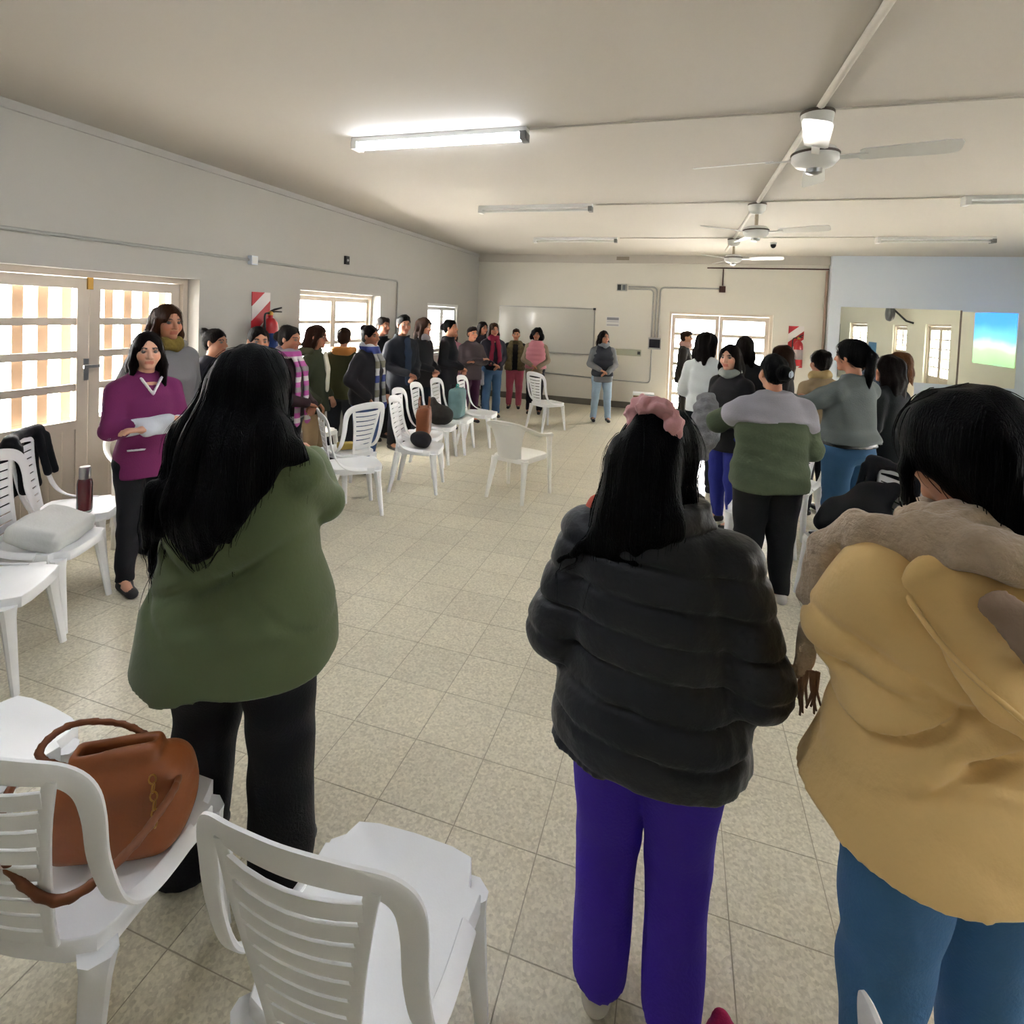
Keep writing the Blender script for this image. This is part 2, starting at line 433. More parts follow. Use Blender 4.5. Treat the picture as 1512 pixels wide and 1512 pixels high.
for n, (a, b, x, y) in enumerate(cells):
    if n < 300 and a == 0:
        o = bpy.data.objects.new('tile', tme); COL.objects.link(o); o.parent = fl; o.location = (x, y, 0)
    else: tile_bm(x-TS/2+g, y-TS/2+g, rest)
o = build('tile_field', rest, TILE, fl); o['kind'] = 'stuff'
# wall with rectangular holes
def wall_holes(axis, pos, thick, u0, u1, z0, z1, holes):
    """axis 'X': plane x=pos, u along y. The slab goes from pos to pos+thick."""
    bm = NB(); us = sorted({u0, u1, *[h[0] for h in holes], *[h[1] for h in holes]}); zs = sorted({z0, z1, *[h[2] for h in holes], *[h[3] for h in holes]})
    for ua, ub in zip(us[:-1], us[1:]):
        run = None
        for za, zb in zip(zs[:-1], zs[1:]):
            uc, zc = (ua+ub)/2, (za+zb)/2
            if any(h[0] < uc < h[1] and h[2] < zc < h[3] for h in holes):
                continue
            p0, p1 = min(pos, pos+thick), max(pos, pos+thick)
            if axis == 'X': box(bm, p0, p1, ua, ub, za, zb)
            else: box(bm, ua, ub, p0, p1, za, zb)
    bmesh.ops.remove_doubles(bm, verts=bm.verts, dist=1e-5)
    # drop the inner faces shared by two blocks
    seen = {}
    for f in bm.faces:
        k = tuple(round(x, 3) for x in f.calc_center_median()); seen.setdefault(k, []).append(f)
    bmesh.ops.delete(bm, geom=[f for v in seen.values() if len(v) > 1 for f in v], context='FACES_ONLY')
    return bm
LD = (2.24, 3.96, 0., 2.03)      # left door opening (y0, y1, z0, z1)
LW = (5.36, 7.15, .95, 2.01)     # left window
LS = (8.72, 10.12, 1.0, 1.96)    # shuttered window
FD = (-.22, 1.66, 0., 2.0)       # far door (x0, x1, z0, z1)
RW1 = (4.35, 5.35, 1.15, 1.95); RD = (6.45, 7.75, 0., 1.98); RW2 = (.3, 2.1, 1.0, 2.0)
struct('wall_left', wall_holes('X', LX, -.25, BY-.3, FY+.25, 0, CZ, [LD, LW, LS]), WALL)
struct('wall_far', wall_holes('Y', FY, .22, LX, RX+.2, 0, CZ, [FD]), mat('far_wall_paint', '#d3cfc4', .75, bump=.06, bscale=35, var=.04, vscale=.8))
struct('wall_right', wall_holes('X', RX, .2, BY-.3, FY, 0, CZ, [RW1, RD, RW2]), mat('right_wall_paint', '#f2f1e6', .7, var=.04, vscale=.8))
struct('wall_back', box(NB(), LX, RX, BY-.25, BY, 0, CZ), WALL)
struct('ceiling', box(NB(), LX-.25, RX+.2, BY-.3, FY+.25, CZ, CZ+.15), CEIL)
# wall piece with the mirror, standing a little proud of the far wall
struct('trim_1', box(NB(), 2.55, RX, 11.04, FY, 0, CZ), WALLW)
struct('trim_2', box(NB(), LX, 2.55, FY-.045, FY, CZ-.16, CZ), CEIL, bevel=.01)           # shallow beam along the far ceiling edge
struct('trim_3', box(NB(), LX, LX+.03, BY, FY-.05, CZ-.06, CZ), mat('grey_shadow_line', '#b3b1ac', .8), bevel=.008)  # grey strip standing in for the soft shadow line under the ceiling
struct('baseboard_far', wall_holes('Y', FY-.014, .014, LX, 2.55, 0, .13, [(FD[0]-.07, FD[1]+.07, 0, .13)]), mat('grey_baseboard', '#6f6a60', .5, var=.1))
struct('baseboard_left', wall_holes('X', LX, .014, BY, FY-.015, 0, .1, [(LD[0]-.02, LD[1]+.02, 0, .1)]), MATS['grey_baseboard'])
struct('ground_outside', box(NB(), -30, LX-.26, -20, FY+.26, -.25, -.05), mat('sunlit_ground', '#c9bda6', .9))
struct('ground_outside_far', box(NB(), -30, 30, FY+.26, 40, -.25, -.05), MATS['sunlit_ground'])

GLASS = mat('pane_glass', '#ffffff', .02, trans=1.0)
MATS['pane_glass'].node_tree.nodes['Principled BSDF'].inputs['IOR'].default_value = 1.02
def pane(parent, lo, hi):
    return build('pane', box(NB(), lo[0], hi[0], lo[1], hi[1], lo[2], hi[2]), GLASS, parent)
def leaf_door(name, n, X, y0, y1, z0, z1, rows, cols, panel_z, label, bars=None, th=.045, handle=None, muntin=.028, stile=.085, axis='X', toprail=.085, meet=None):
    """glazed leaf(s) in an opening; plane at X (axis X, u along y) or at Y"""
    st = empty(name); st['kind'] = 'structure'; st['label'] = label
    def bx(bm, u0, u1, za, zb, d0, d1):
        if axis == 'X': box(bm, X+d0, X+d1, u0, u1, za, zb)
        else: box(bm, u0, u1, X+d0, X+d1, za, zb)
        return bm
    fw = .05
    bm = NB(); bx(bm, y0, y0+fw, z0, z1, -.06, .06); bx(bm, y1-fw, y1, z0, z1, -.06, .06); bx(bm, y0+fw, y1-fw, z1-fw, z1, -.06, .06)
    if z0 > .1: bx(bm, y0+fw, y1-fw, z0, z0+fw, -.06, .06)
    build('frame', bm, FRAME, st, bevel=.004)
    a, b = y0+fw+.004, y1-fw-.004; mid = (a+b)/2
    zb = z0+(.06 if z0 > .1 else .01); zt = z1-fw-.004
    for s_, (u0, u1) in enumerate(((a, mid-.003), (mid+.003, b))):
        lf = empty('leaf'); lf.parent = st
        bm = NB()
        bx(bm, u0, u0+stile, zb, zt, -th/2, th/2); bx(bm, u1-stile, u1, zb, zt, -th/2, th/2)
        bx(bm, u0+stile, u1-stile, zt-toprail, zt, -th/2, th/2)
        pz = panel_z if panel_z else zb+.06
        bx(bm, u0+stile, u1-stile, pz-.07, pz, -th/2, th/2)
        if panel_z: bx(bm, u0+stile, u1-stile, zb, zb+.1, -th/2, th/2)
        build('leaf_frame', bm, FRAME, lf, bevel=.004)
        if panel_z:
            nb = max(3, int((u1-u0-2*stile)/.085)); wbd = (u1-u0-2*stile)/nb
            for k in range(nb):
                build('plank', bx(NB(), u0+stile+k*wbd+.002, u0+stile+(k+1)*wbd-.002, zb+.1, pz-.07, -.012, .012), FRAME, lf, bevel=.003)
        ga, gb, gz0, gz1 = u0+stile, u1-stile, pz, zt-toprail
        for k in range(1, rows):
            z = gz0+(gz1-gz0)*k/rows
            build('muntin', bx(NB(), ga, gb, z-muntin/2, z+muntin/2, -.014, .014), FRAME, lf, bevel=.003)
        for k in range(1, cols):
            u = ga+(gb-ga)*k/cols
            build('muntin', bx(NB(), u-muntin/2, u+muntin/2, gz0, gz1, -.012, .012), FRAME, lf)
        for k in range(rows):
            build('pane', bx(NB(), ga+.002, gb-.002, gz0+(gz1-gz0)*k/rows+muntin/2, gz0+(gz1-gz0)*(k+1)/rows-muntin/2, -.002, .002), GLASS, lf)
    if bars:                                        # vertical slats of the outer shutter
        off, wd, sp = bars
        u = a+sp/2
        while u < b:
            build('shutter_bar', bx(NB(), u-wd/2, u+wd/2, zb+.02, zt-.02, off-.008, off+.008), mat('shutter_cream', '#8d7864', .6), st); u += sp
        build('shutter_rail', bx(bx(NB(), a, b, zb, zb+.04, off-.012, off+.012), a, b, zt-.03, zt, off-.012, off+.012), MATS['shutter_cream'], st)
    if handle:
        u, z, sgn = handle
        bm = NB(); bx(bm, u-.018, u+.018, z-.11, z+.06, sgn*th/2, sgn*(th/2+.008))
        bx(bm, u-.011, u+.011, z-.01, z+.012, sgn*(th/2+.006), sgn*(th/2+.05)); bx(bm, u-.05, u+.07, z-.01, z+.012, sgn*(th/2+.042), sgn*(th/2+.058))
        build('door_handle', bm, STEEL, st, bevel=.002)
        bm = NB(); bx(bm, mid-.02, mid+.02, zt-.09, zt+.015, sgn*th/2, sgn*(th/2+.015)); build('door_bolt', bm, GOLD, st, bevel=.003)
    return st
leaf_door('door_1', 1, LX-.2, LD[0], LD[1], .0, LD[3], 4, 1, .86, 'cream double door with glazed panes and outer slat shutter in left wall', bars=(-.14, .072, .165), handle=(3.08, 1.28, 1), muntin=.056)
leaf_door('window_1', 1, LX-.2, LW[0], LW[1], LW[2], LW[3], 3, 1, None, 'two-leaf sunlit window in the left wall', stile=.05, toprail=.06, muntin=.045)
leaf_door('door_2', 2, FY+.1, FD[0], FD[1], .0, FD[3], 6, 1, None, 'glazed double door in the far wall', stile=.07, axis='Y', muntin=.065)
leaf_door('window_2', 3, RX+.1, RW1[0], RW1[1], RW1[2], RW1[3], 4, 2, None, 'barred window in the right wall', stile=.04)
leaf_door('door_3', 4, RX+.1, RD[0], RD[1], 0., RD[3], 5, 2, .75, 'glazed double door in the right wall', stile=.07)
leaf_door('window_3', 5, RX+.1, RW2[0], RW2[1], RW2[2], RW2[3], 4, 2, None, 'near window in the right wall', stile=.05)
# louvred shutter window in the left wall
st = empty('window_4'); st['kind'] = 'structure'; st['label'] = 'white louvred shutter window near the far corner'
y0, y1, z0, z1 = LS; X = LX-.06
bm = NB()
for u0, u1, a, b in ((y0, y0+.05, z0, z1), (y1-.05, y1, z0, z1), (y0+.05, y1-.05, z1-.05, z1), (y0+.05, y1-.05, z0, z0+.05)): box(bm, X-.04, X+.05, u0, u1, a, b)
build('frame', bm, WHITE, st, bevel=.004)
mid = (y0+y1)/2
LOUV = mat('louvre_white', '#e9e9e4', .5)
for u0, u1 in ((y0+.055, mid-.004), (mid+.004, y1-.055)):
    lf = empty('leaf'); lf.parent = st
    bm = NB(); box(bm, X-.02, X+.02, u0, u0+.06, z0+.055, z1-.055); box(bm, X-.02, X+.02, u1-.06, u1, z0+.055, z1-.055)
    box(bm, X-.02, X+.02, u0+.06, u1-.06, z1-.12, z1-.055); box(bm, X-.02, X+.02, u0+.06, u1-.06, z0+.055, z0+.12)
    build('leaf_frame', bm, WHITE, lf, bevel=.003)
    z = z0+.15
    while z < z1-.13:
        M = Matrix.Translation((X, 0, z)) @ Matrix.Rotation(R(-38), 4, 'Y')
        build('slat', box(NB(), -.028, .028, u0+.06, u1-.06, -.004, .004, M), LOUV, lf); z += .062
area('daylight_shutter', (LX-.45, mid, 1.5), (0, R(-90), 0), 1.0, 1.4, 40, (1, .98, .95))

# ------------------------------------------------------------------ conduits, boxes, wall things
def pipe(name, pts, r, m, label, cat='conduit', group=None, rr=.06, clips=None):
    bm = tube(NB(), corner_path(pts, rr) if len(pts) > 2 else pts, r, 8)
    o = build(name, bm, m); smooth_by_angle(o, 60); tag(o, label, cat, group or name.replace('_', ' ')+'s'); return o
pipe('ceiling_conduit', [(.7, BY+.02, CZ-.022), (.7, 10.2, CZ-.022)], .021, PIPEW, 'long painted conduit along the ceiling joining the fans')
for y, w1, w2, nm in ((3.58, -1.06, RX-.02, 'nearest'), (6.13, -1.0, 2.46, 'middle'), (8.70, -1.0, 2.53, 'farthest')):
    pipe('ceiling_cable', [(w1+.02, y, CZ-.012), (.675, y, CZ-.012)], .008, PIPEW, f'thin ceiling cable duct left of the {nm} fan')
    pipe('ceiling_cable', [(.725, y, CZ-.012), (w2-.02, y, CZ-.012)], .008, PIPEW, f'thin ceiling cable duct right of the {nm} fan')
pipe('wall_conduit', [(LX+.016, 1.0, 2.25), (LX+.016, 4.535, 2.275)], .014, GREYP, 'grey conduit above the glazed door on left wall')
pipe('wall_conduit', [(LX+.016, 4.625, 2.275), (LX+.016, 7.62, 2.27), (LX+.016, 7.62, .5)], .014, GREYP, 'grey conduit bending down beside the sunlit left window')
def jbox(loc, sx, sy, sz, m, label, name='junction_box', cat='junction box', lid=True):
    t = empty(name, loc, 0, label, cat)
    build('body', box(NB(), -sx, sx, -sy, sy, -sz, sz), m, t, bevel=.004)
    return t
t = jbox((LX+.0275, 4.58, 2.275), .026, .042, .045, WALLW, 'small white junction box on left wall conduit')
build('lid', box(NB(), .026, .03, -.034, .034, -.036, .036), WHITE, t)
t = jbox((LX+.018, 6.24, 2.45), .016, .04, .055, DARK, 'small dark alarm box high on the left wall', 'alarm_box', 'alarm')
build('lens', lathe(NB(), [(.018, .016), (.012, .024), (0, .026)], 12, axis='X'), WHITE, t)
# far wall conduits
fy = FY-.016
pipe('wall_conduit', [(-1.04, fy, 2.425), (-.545, fy, 2.425), (-.545, fy, 1.475)], .016, GREYP, 'grey conduit loop nearest whiteboard on far wall', rr=.09)
pipe('wall_conduit', [(-1.04, fy, 2.47), (-.48, fy, 2.47), (-.48, fy, 1.475)], .016, GREYP, 'middle grey conduit dropping to the wall panel', rr=.09)
pipe('wall_conduit', [(.68, fy, 2.47), (-.415, fy, 2.47), (-.415, fy, 1.475)], .016, GREYP, 'grey conduit from brown box down to the wall panel', rr=.09)
pipe('wall_conduit', [(-.53, fy, 1.225), (-.53, fy, .55), (-1.7, fy, .57), (-2.9, fy, .62)], .014, GREYP, 'grey conduit running low along the far wall', rr=.09)
pipe('wall_cable', [(.44, fy-.045, 2.865), (2.53, fy-.045, 2.865)], .012, BROWNM, 'dark cable high on far wall above the glazed door', 'cable')
pipe('wall_cable', [(.735, fy-.03, 2.85), (.735, fy-.005, 2.53)], .012, BROWNM, 'short dark cable dropping to the brown box', 'cable')
pipe('corner_pipe', [(2.51, fy-.01, 2.84), (2.51, fy-.01, .02)], .022, mat('dusty_pink_pipe', '#a08a7c', .7, var=.15, vscale=4), 'dusty vertical pipe at the far pillar corner', 'pipe')
t = jbox((.735, FY-.0315, 2.46), .055, .03, .06, BROWNM, 'rusty brown box on the far wall above the door')
build('lid', box(NB(), -.045, .045, -.036, -.03, -.05, .05), BROWNM, t)
t = jbox((-1.17, FY-.0265, 2.45), .1, .025, .07, GREYP, 'switch box with dark socket left of the wall conduits', 'switch_box', 'switch box')
build('socket', box(NB(), -.085, -.015, -.034, -.025, -.055, .055), DARK, t, bevel=.003)
build('socket', box(NB(), .015, .07, -.032, -.025, -.05, .05), mat('grey_socket', '#5c5f66', .5), t, bevel=.003)
t = jbox((-.475, FY-.0365, 1.35), .125, .035, .115, GREYP, 'dark breaker panel beside the far door', 'breaker_panel', 'electrical panel')
build('panel_door', box(NB(), -.105, .105, -.046, -.035, -.085, .085), mat('smoked_cover', '#2c2b2e', .25), t, bevel=.004)
t = jbox((-1.27+.28, FY-.0205, 1.14), .26, .019, .065, mat('sage_trunking', '#a5a693', .6), 'sage socket strip behind the lecturer on the far wall', 'socket_strip', 'socket strip')
build('socket', box(NB(), .19, .245, -.027, -.019, -.03, .03), DARK, t, bevel=.003)
tag(build('soot_vent', box(NB(), -1.3, -1.05, FY-.06, FY-.046, CZ-.1, CZ-.03), mat('grimy_vent', '#8f8678', .9)), 'small grimy vent at top of the far wall', 'vent')
# ceiling camera
t = empty('ceiling_sensor', (1.32, 9.3, CZ), 0, 'small dark dome sensor hanging from the ceiling', 'sensor')
build('mount', lathe(NB(), [(.05, 0), (.05, -.02), (.03, -.03)], 14), WHITE, t); build('dome', lathe(NB(), [(.042, -.03), (.04, -.06), (.02, -.085), (0, -.09)], 14), DARK, t)
# whiteboard
t = empty('whiteboard', (-2.73, FY-.002, 1.52), 0, 'large aluminium-framed whiteboard on the far wall', 'whiteboard')
build('board', box(NB(), -1.02, 1.02, -.022, 0, -.46, .46), mat('whiteboard_surface', '#c3c1b8', .16, coat=.4), t)
bm = NB()
for a in ((-1.04, 1.04, .46, .485), (-1.04, 1.04, -.485, -.46), (-1.04, -1.02, -.46, .46), (1.02, 1.04, -.46, .46)): box(bm, a[0], a[1], -.03, 0, a[2], a[3])
build('frame', bm, mat('aluminium_frame', '#9d9c96', .35, metal=.8), t, bevel=.003)
build('marker_tray', box(NB(), -.6, .6, -.085, -.03, -.485, -.472), MATS['aluminium_frame'], t, bevel=.003)
build('corner_cap', box(NB(), 1.0, 1.05, -.034, -.001, .45, .495), DARK, t, bevel=.004)
# printed notice
t = empty('wall_notice', (-1.325, FY-.001, 1.75), 0, 'white printed notice with grey bands beside the whiteboard', 'notice')
build('paper', box(NB(), -.135, .135, -.006, 0, -.1, .1), mat('paper_white', '#d4d3d0', .8), t)
for z0, z1, c in ((.03, .085, '#85868c'), (-.01, .012, '#b4b4b8'), (-.085, -.055, '#a9a9ad')):
    build('print_band', box(NB(), -.12, .12, -.0075, -.006, z0, z1), mat('print_'+c[1:], c, .8), t)
# extinguishers with striped plates
def extinguisher(loc, rz, label, plabel, blue):
    # facing local -Y
    p = empty('extinguisher_plate', loc, rz, plabel, 'sign', 'extinguisher plates')
    bm = stripe_mat = None
    m = stripes('red_white_plate_'+str(int(blue)), ['#b0202a', '#d8d2cf'], 4.2, .5, bump=0)
    nt = m.node_tree                                          # diagonal bands
    sx = [n for n in nt.nodes if n.type == 'SEPXYZ'][0]; mp = nt.nodes.new('ShaderNodeMapping'); mp.inputs['Rotation'].default_value = (0, R(40), 0)
    tc = [n for n in nt.nodes if n.type == 'TEX_COORD'][0]; nt.links.new(tc.outputs['Object'], mp.inputs[0]); nt.links.new(mp.outputs[0], sx.inputs[0])
    build('plate', box(NB(), -.13, .13, -.012, -.002, -.42, .35), m, p, bevel=.003)
    M = Matrix.Translation(loc) @ Matrix.Rotation(rz, 4, 'Z')
    t = empty('fire_extinguisher', M @ Vector((.03, -.11, -.38)), rz, label, 'extinguisher', 'fire extinguishers')
    b = build('cylinder', lathe(NB(), [(.06, 0), (.075, .012), (.078, .04), (.078, .36), (.07, .41), (.045, .45), (.024, .465), (.024, .49)], 24), RED, t); smooth_by_angle(b, 50)
    build('valve', lathe(NB(), [(.02, .485), (.026, .495), (.026, .525), (.012, .535)], 14), GOLD, t)
    bm = NB(); tube(bm, [(0, .0, .53), (.02, -.03, .55), (.05, -.10, .575)], [.012, .012, .008], 8); tube(bm, [(0, 0, .525), (.02, -.05, .53), (.04, -.11, .53)], [.008, .008, .007], 8)
    build('trigger_handle', bm, DARK, t, True)
    bm = tube(NB(), catmull([(-.02, 0, .51), (-.09, -.01, .5), (-.105, -.02, .4), (-.1, -.03, .22), (-.09, -.04, .12)]), .011, 8); build('hose', bm, DARK, t, True)
    lz = [(.0795, .12), (.0795, .30)]
    bm = NB(); rings = []
    for r_, z in lz: rings.append([(r_*math.sin(a), -r_*math.cos(a), z) for a in [R(d) for d in range(-75, 80, 15)]])
    loft(bm, rings, False, False, closed=False); bmesh.ops.solidify(bm, geom=bm.faces[:], thickness=.001)
    build('data_label', bm, mat('label_blue', '#2a4f9a', .5) if blue else mat('label_pale', '#c9b9b6', .5), t)
    build('wall_bracket', box(NB(), -.03, .03, .078, .096, .3, .36), DARK, t)
extinguisher((LX+.001, 4.73, 1.6), R(90), 'red fire extinguisher with blue label between left door and window', 'red and white striped plate on left wall behind extinguisher', True)
extinguisher((2.06, FY-.001, 1.46), 0, 'red fire extinguisher on far wall right of glazed door', 'red and white striped plate on far wall behind extinguisher', False)
# mirror in two panels on the proud wall
t = empty('wall_mirror', (2.73, 11.04, .92), 0, 'wide frameless two-panel mirror on the wall right of far door', 'mirror')
MIR = mat('mirror_glass', '#e9eae0', .015, metal=1.0)
build('mirror_panel', box(NB(), 0, 1.785, -.012, -.001, 0, 1.27), MIR, t); build('mirror_panel', box(NB(), 1.81, 2.6, -.012, -.001, 0, 1.25), MIR, t)
build('joint_strip', box(NB(), 1.785, 1.81, -.016, -.001, -.005, 1.27), mat('strip_brown', '#7b6a5c', .5), t)
build('lower_clip', box(NB(), 2.02, 2.3, -.02, -.001, -.03, -.002), MATS['strip_brown'], t)
# right wall: projected picture, wall fan, notice board (seen in the mirror)
def screen_mat():
    m = bpy.data.materials.new('projected_landscape'); m.use_nodes = True; nt = m.node_tree; b = nt.nodes['Principled BSDF']
    tc = nt.nodes.new('ShaderNodeTexCoord'); sx = nt.nodes.new('ShaderNodeSeparateXYZ'); nt.links.new(tc.outputs['Object'], sx.inputs[0])
    n = nt.nodes.new('ShaderNodeTexNoise'); n.inputs['Scale'].default_value = 1.3; nt.links.new(tc.outputs['Object'], n.inputs['Vector'])
    a = nt.nodes.new('ShaderNodeMath'); a.operation = 'MULTIPLY_ADD'; a.inputs[1].default_value = .35; nt.links.new(n.outputs['Fac'], a.inputs[0]); nt.links.new(sx.outputs['Z'], a.inputs[2])
    cr = nt.nodes.new('ShaderNodeValToRGB'); e = cr.color_ramp.elements
    for i, (p, c) in enumerate(((.0, '#7fc8d0'), (.18, '#8cc884'), (.45, '#a8cca0'), (.55, '#c8d4d0'), (.68, '#6cc0f4'), (.95, '#2c8cff'))):
        if i > 1: e.new(p)
        e[i].position = p; e[i].color = (*C(c), 1)
    nt.links.new(a.outputs[0], cr.inputs[0]); nt.links.new(cr.outputs[0], b.inputs['Emission Color']); b.inputs['Emission Strength'].default_value = .8
    b.inputs['Base Color'].default_value = (.12, .12, .12, 1)
    return m
t = empty('projection_screen', (RX-.001, 9.5, 1.22), 0, 'projected blue sky and meadow picture on the right wall', 'screen')
build('screen_cloth', box(NB(), -.012, -.001, -.72, .72, 0, 1.0), screen_mat(), t)
t = empty('notice_board', (RX-.001, 2.75, 1.0), 0, 'blue poster on the right wall near the window', 'poster'); build('poster_sheet', box(NB(), -.01, -.001, -.35, .35, 0, .4), mat('poster_blue', '#4f87b8', .6), t)
t = empty('wall_fan', (RX-.002, 5.2, 2.25), 0, 'black oscillating fan mounted on the right wall', 'fan')
build('bracket', tube(NB(), [(0, .55, -.25), (-.15, .5, -.2), (-.3, .2, .05), (-.3, 0, .1)], .025), DARK, t, True)
build('cage', lathe(NB(), [(.02, -.28), (.18, -.3), (.22, -.36), (.2, -.42), (.05, -.45)], 24, axis='X'), mat('fan_grille', '#57575a', .5), t)
for k in range(3):
    M = Matrix.Translation((-.37, 0, 0)) @ Matrix.Rotation(R(120*k), 4, 'X')
    build('blade', box(NB(), -.01, .01, -.06, .06, .03, .17, M), DARK, t)
t = empty('corner_cabinet', (RX-.12, 1.85-3.1, 0), 0, 'narrow grey green cabinet by the right wall', 'cabinet'); build('body', box(NB(), -.1, .1, -.4, .4, 0, 1.95), mat('cabinet_green', '#5f766e', .5), t, bevel=.01)

# ------------------------------------------------------------------ tube lights
EMIT = mat('lit_tube', '#ffffff', .4, emit='#e9f1ff', estr=14.0)
TUBEOFF = mat('unlit_tube', '#c9c9c4', .3)
def tube_light(x0, y, lit, label, double=False):
    L = 1.36; t = empty('tube_light', (x0+L/2, y, CZ), 0, label, 'tube light', 'ceiling tube lights')
    bm = box(NB(), -L/2, L/2, -.045, .045, -.035, 0); build('housing', bm, WHITE, t, bevel=.006)
    for s_ in (-1, 1):
        bm = box(NB(), s_*(L/2-.022)-.022, s_*(L/2-.022)+.022, -.052, .052, -.085, -.03); build('end_socket', bm, mat('socket_grey', '#6b6a68', .5) if s_ > 0 else WHITE, t, bevel=.006)
    for yy in ((-.026, .026) if double or lit else (0,)):
        o = build('tube', tube(NB(), [(-L/2+.03, yy, -.062), (L/2-.03, yy, -.062)], .0165, 12), EMIT if lit else TUBEOFF, t, True); smooth_by_angle(o, 60)
    return t
tube_light(-2.42, 3.595, True, 'lit fluorescent tube light glowing on the ceiling at left')
tube_light(-2.37, 6.13, False, 'unlit ceiling tube light left of the middle fan')
tube_light(-2.38, 8.70, False, 'unlit ceiling tube light left of farthest fan')
tube_light(2.48, 6.15, False, 'unlit tube light at right edge right of the middle fan')
tube_light(2.55, 8.76, False, 'unlit ceiling tube light right of farthest fan')
tube_light(-2.42, 1.0, True, 'lit tube light above the near chairs out of view at left')
tube_light(1.9, 1.0, True, 'lit tube light above the near right group out of view')
# ------------------------------------------------------------------ ceiling fans
def ceiling_fan(y, rot, label, drop=.27, n=4):
    t = empty('ceiling_fan', (.7, y, CZ), rot, label, 'fan', 'white ceiling fans')
    o = build('canopy', lathe(NB(), [(.086, -.03), (.088, -.045), (.08, -.1), (.05, -.135), (.03, -.14)], 24), PLASTD, t); smooth_by_angle(o)
    o = build('canopy_rim', lathe(NB(), [(.09, -.046), (.092, -.035), (.09, -.03)], 24), mat('rim_brown', '#5f5347', .6), t)
    o = build('downrod', lathe(NB(), [(.018, -.13), (.018, -drop+.03)], 14), mat('rod_tan', '#a79a84', .5), t); smooth_by_angle(o)
    z = -drop-.03
    o = build('motor', lathe(NB(), [(.03, z+.075), (.1, z+.06), (.125, z+.03), (.125, z-.01), (.1, z-.04), (.06, z-.055), (.02, z-.06)], 28), WHITE, t); smooth_by_angle(o)
    o = build('motor_band', lathe(NB(), [(.127, z+.032), (.13, z+.026), (.127, z+.018)], 28), mat('band_dark', '#4a3c33', .5), t)
    o = build('hub_cap', lathe(NB(), [(.045, z-.055), (.042, z-.08), (.02, z-.09), (0.004, z-.09)], 20), STEEL, t); smooth_by_angle(o)
    for k in range(n):
        M = Matrix.Rotation(2*math.pi*k/n, 4, 'Z') @ Matrix.Translation((0, 0, z+.0)) @ Matrix.Rotation(R(-14), 4, 'X')
        bm = NB(); box(bm, .11, .26, -.02, .02, -.004, .004, M); br = build('blade_bracket', bm, WHITE, t, bevel=.002)
        bm = NB()
        prof = [(.22, .045), (.24, .06), (.45, .066), (.62, .072), (.665, .062), (.68, .035)]
        top = [M @ Vector((x, w_, .009)) for x, w_ in prof]+[M @ Vector((x, -w_, .009)) for x, w_ in prof[::-1]]
        bot = [M @ Vector((x, w_, .004)) for x, w_ in prof]+[M @ Vector((x, -w_, .004)) for x, w_ in prof[::-1]]
        loft(bm, [bot, top]); build('blade', bm, WHITE, t)
    return t
ceiling_fan(3.56, R(-11), 'nearest white ceiling fan with four blades')
ceiling_fan(6.15, R(-22), 'middle white ceiling fan, second from camera', n=3, drop=.3)
ceiling_fan(8.70, R(-12), 'farthest white ceiling fan near the far wall', n=3, drop=.3)

# ------------------------------------------------------------------ monobloc chairs
def seat_rings(hw_r, hw_f, yr, yf, z, notch=True):
    half = [(0, yr-.012), (hw_r*.6, yr-.008), (hw_r*.93, yr+.01), (hw_r+.004, yr+.05), ((hw_r+hw_f)/2, (yr+yf)/2-.02), (hw_f, yf-.11), (hw_f+.002, yf-.075)]
    half += [(hw_f-.03, yf-.066), (hw_f-.038, yf-.03), (hw_f-.05, yf+.004), (hw_f*.5, yf+.016), (0, yf+.02)] if notch else [(hw_f-.01, yf-.03), (hw_f-.05, yf+.0), (hw_f*.5, yf+.012), (0, yf+.016)]
    out = half+[(-x, y) for x, y in half[-2:0:-1]]
    cy = (yr+yf)/2
    def ring(s, zz, dip=0): return [(x*s, cy+(y-cy)*s, zz-dip) for x, y in out]
    return [ring(.96, z-.052), ring(1.0, z-.05), ring(1.0, z-.004), ring(.985, z), ring(.93, z-.001), ring(.7, z-.008), ring(.4, z-.013), ring(.05, z-.014)]
def make_seat(parent, m, z=.435, **k):
    bm = NB(); rg = seat_rings(**k, z=z); loft(bm, rg[::1], True, True)
    o = build('seat', bm, m, parent); smooth_by_angle(o, 50); return o
def leg_mesh(top, bot, wt, wb):
    """angle-section leg flaring into the seat: wt/wb = (x, y) half sizes"""
    bm = NB(); rings = []
    for t, f in ((0, 1.22), (.05, 1.12), (.14, 1.0), (.55, .93), (.97, .85), (1, .85)):
        p = Vector(top).lerp(Vector(bot), t)
        a, b = wt[0]+(wb[0]-wt[0])*min(1, t*1.1), wt[1]+(wb[1]-wt[1])*min(1, t*1.1)
        a *= f; b *= f; c = .3
        rings.append([(p.x+sx*a*kx, p.y+sy*b*ky, p.z) for sx, sy, kx, ky in ((1, 1, 1, c), (1, 1, c, 1), (-1, 1, c, 1), (-1, 1, 1, c), (-1, -1, 1, c), (-1, -1, c, 1), (1, -1, c, 1), (1, -1, 1, c))])
    loft(bm, rings); return bm
def back_pt(u, v, w=0.):
    y = -.200-.165*v-.045*(1-(u/.21)**2)*min(1, .35+v/.5)
    return Vector((u, y-w, .432+v*1.05))
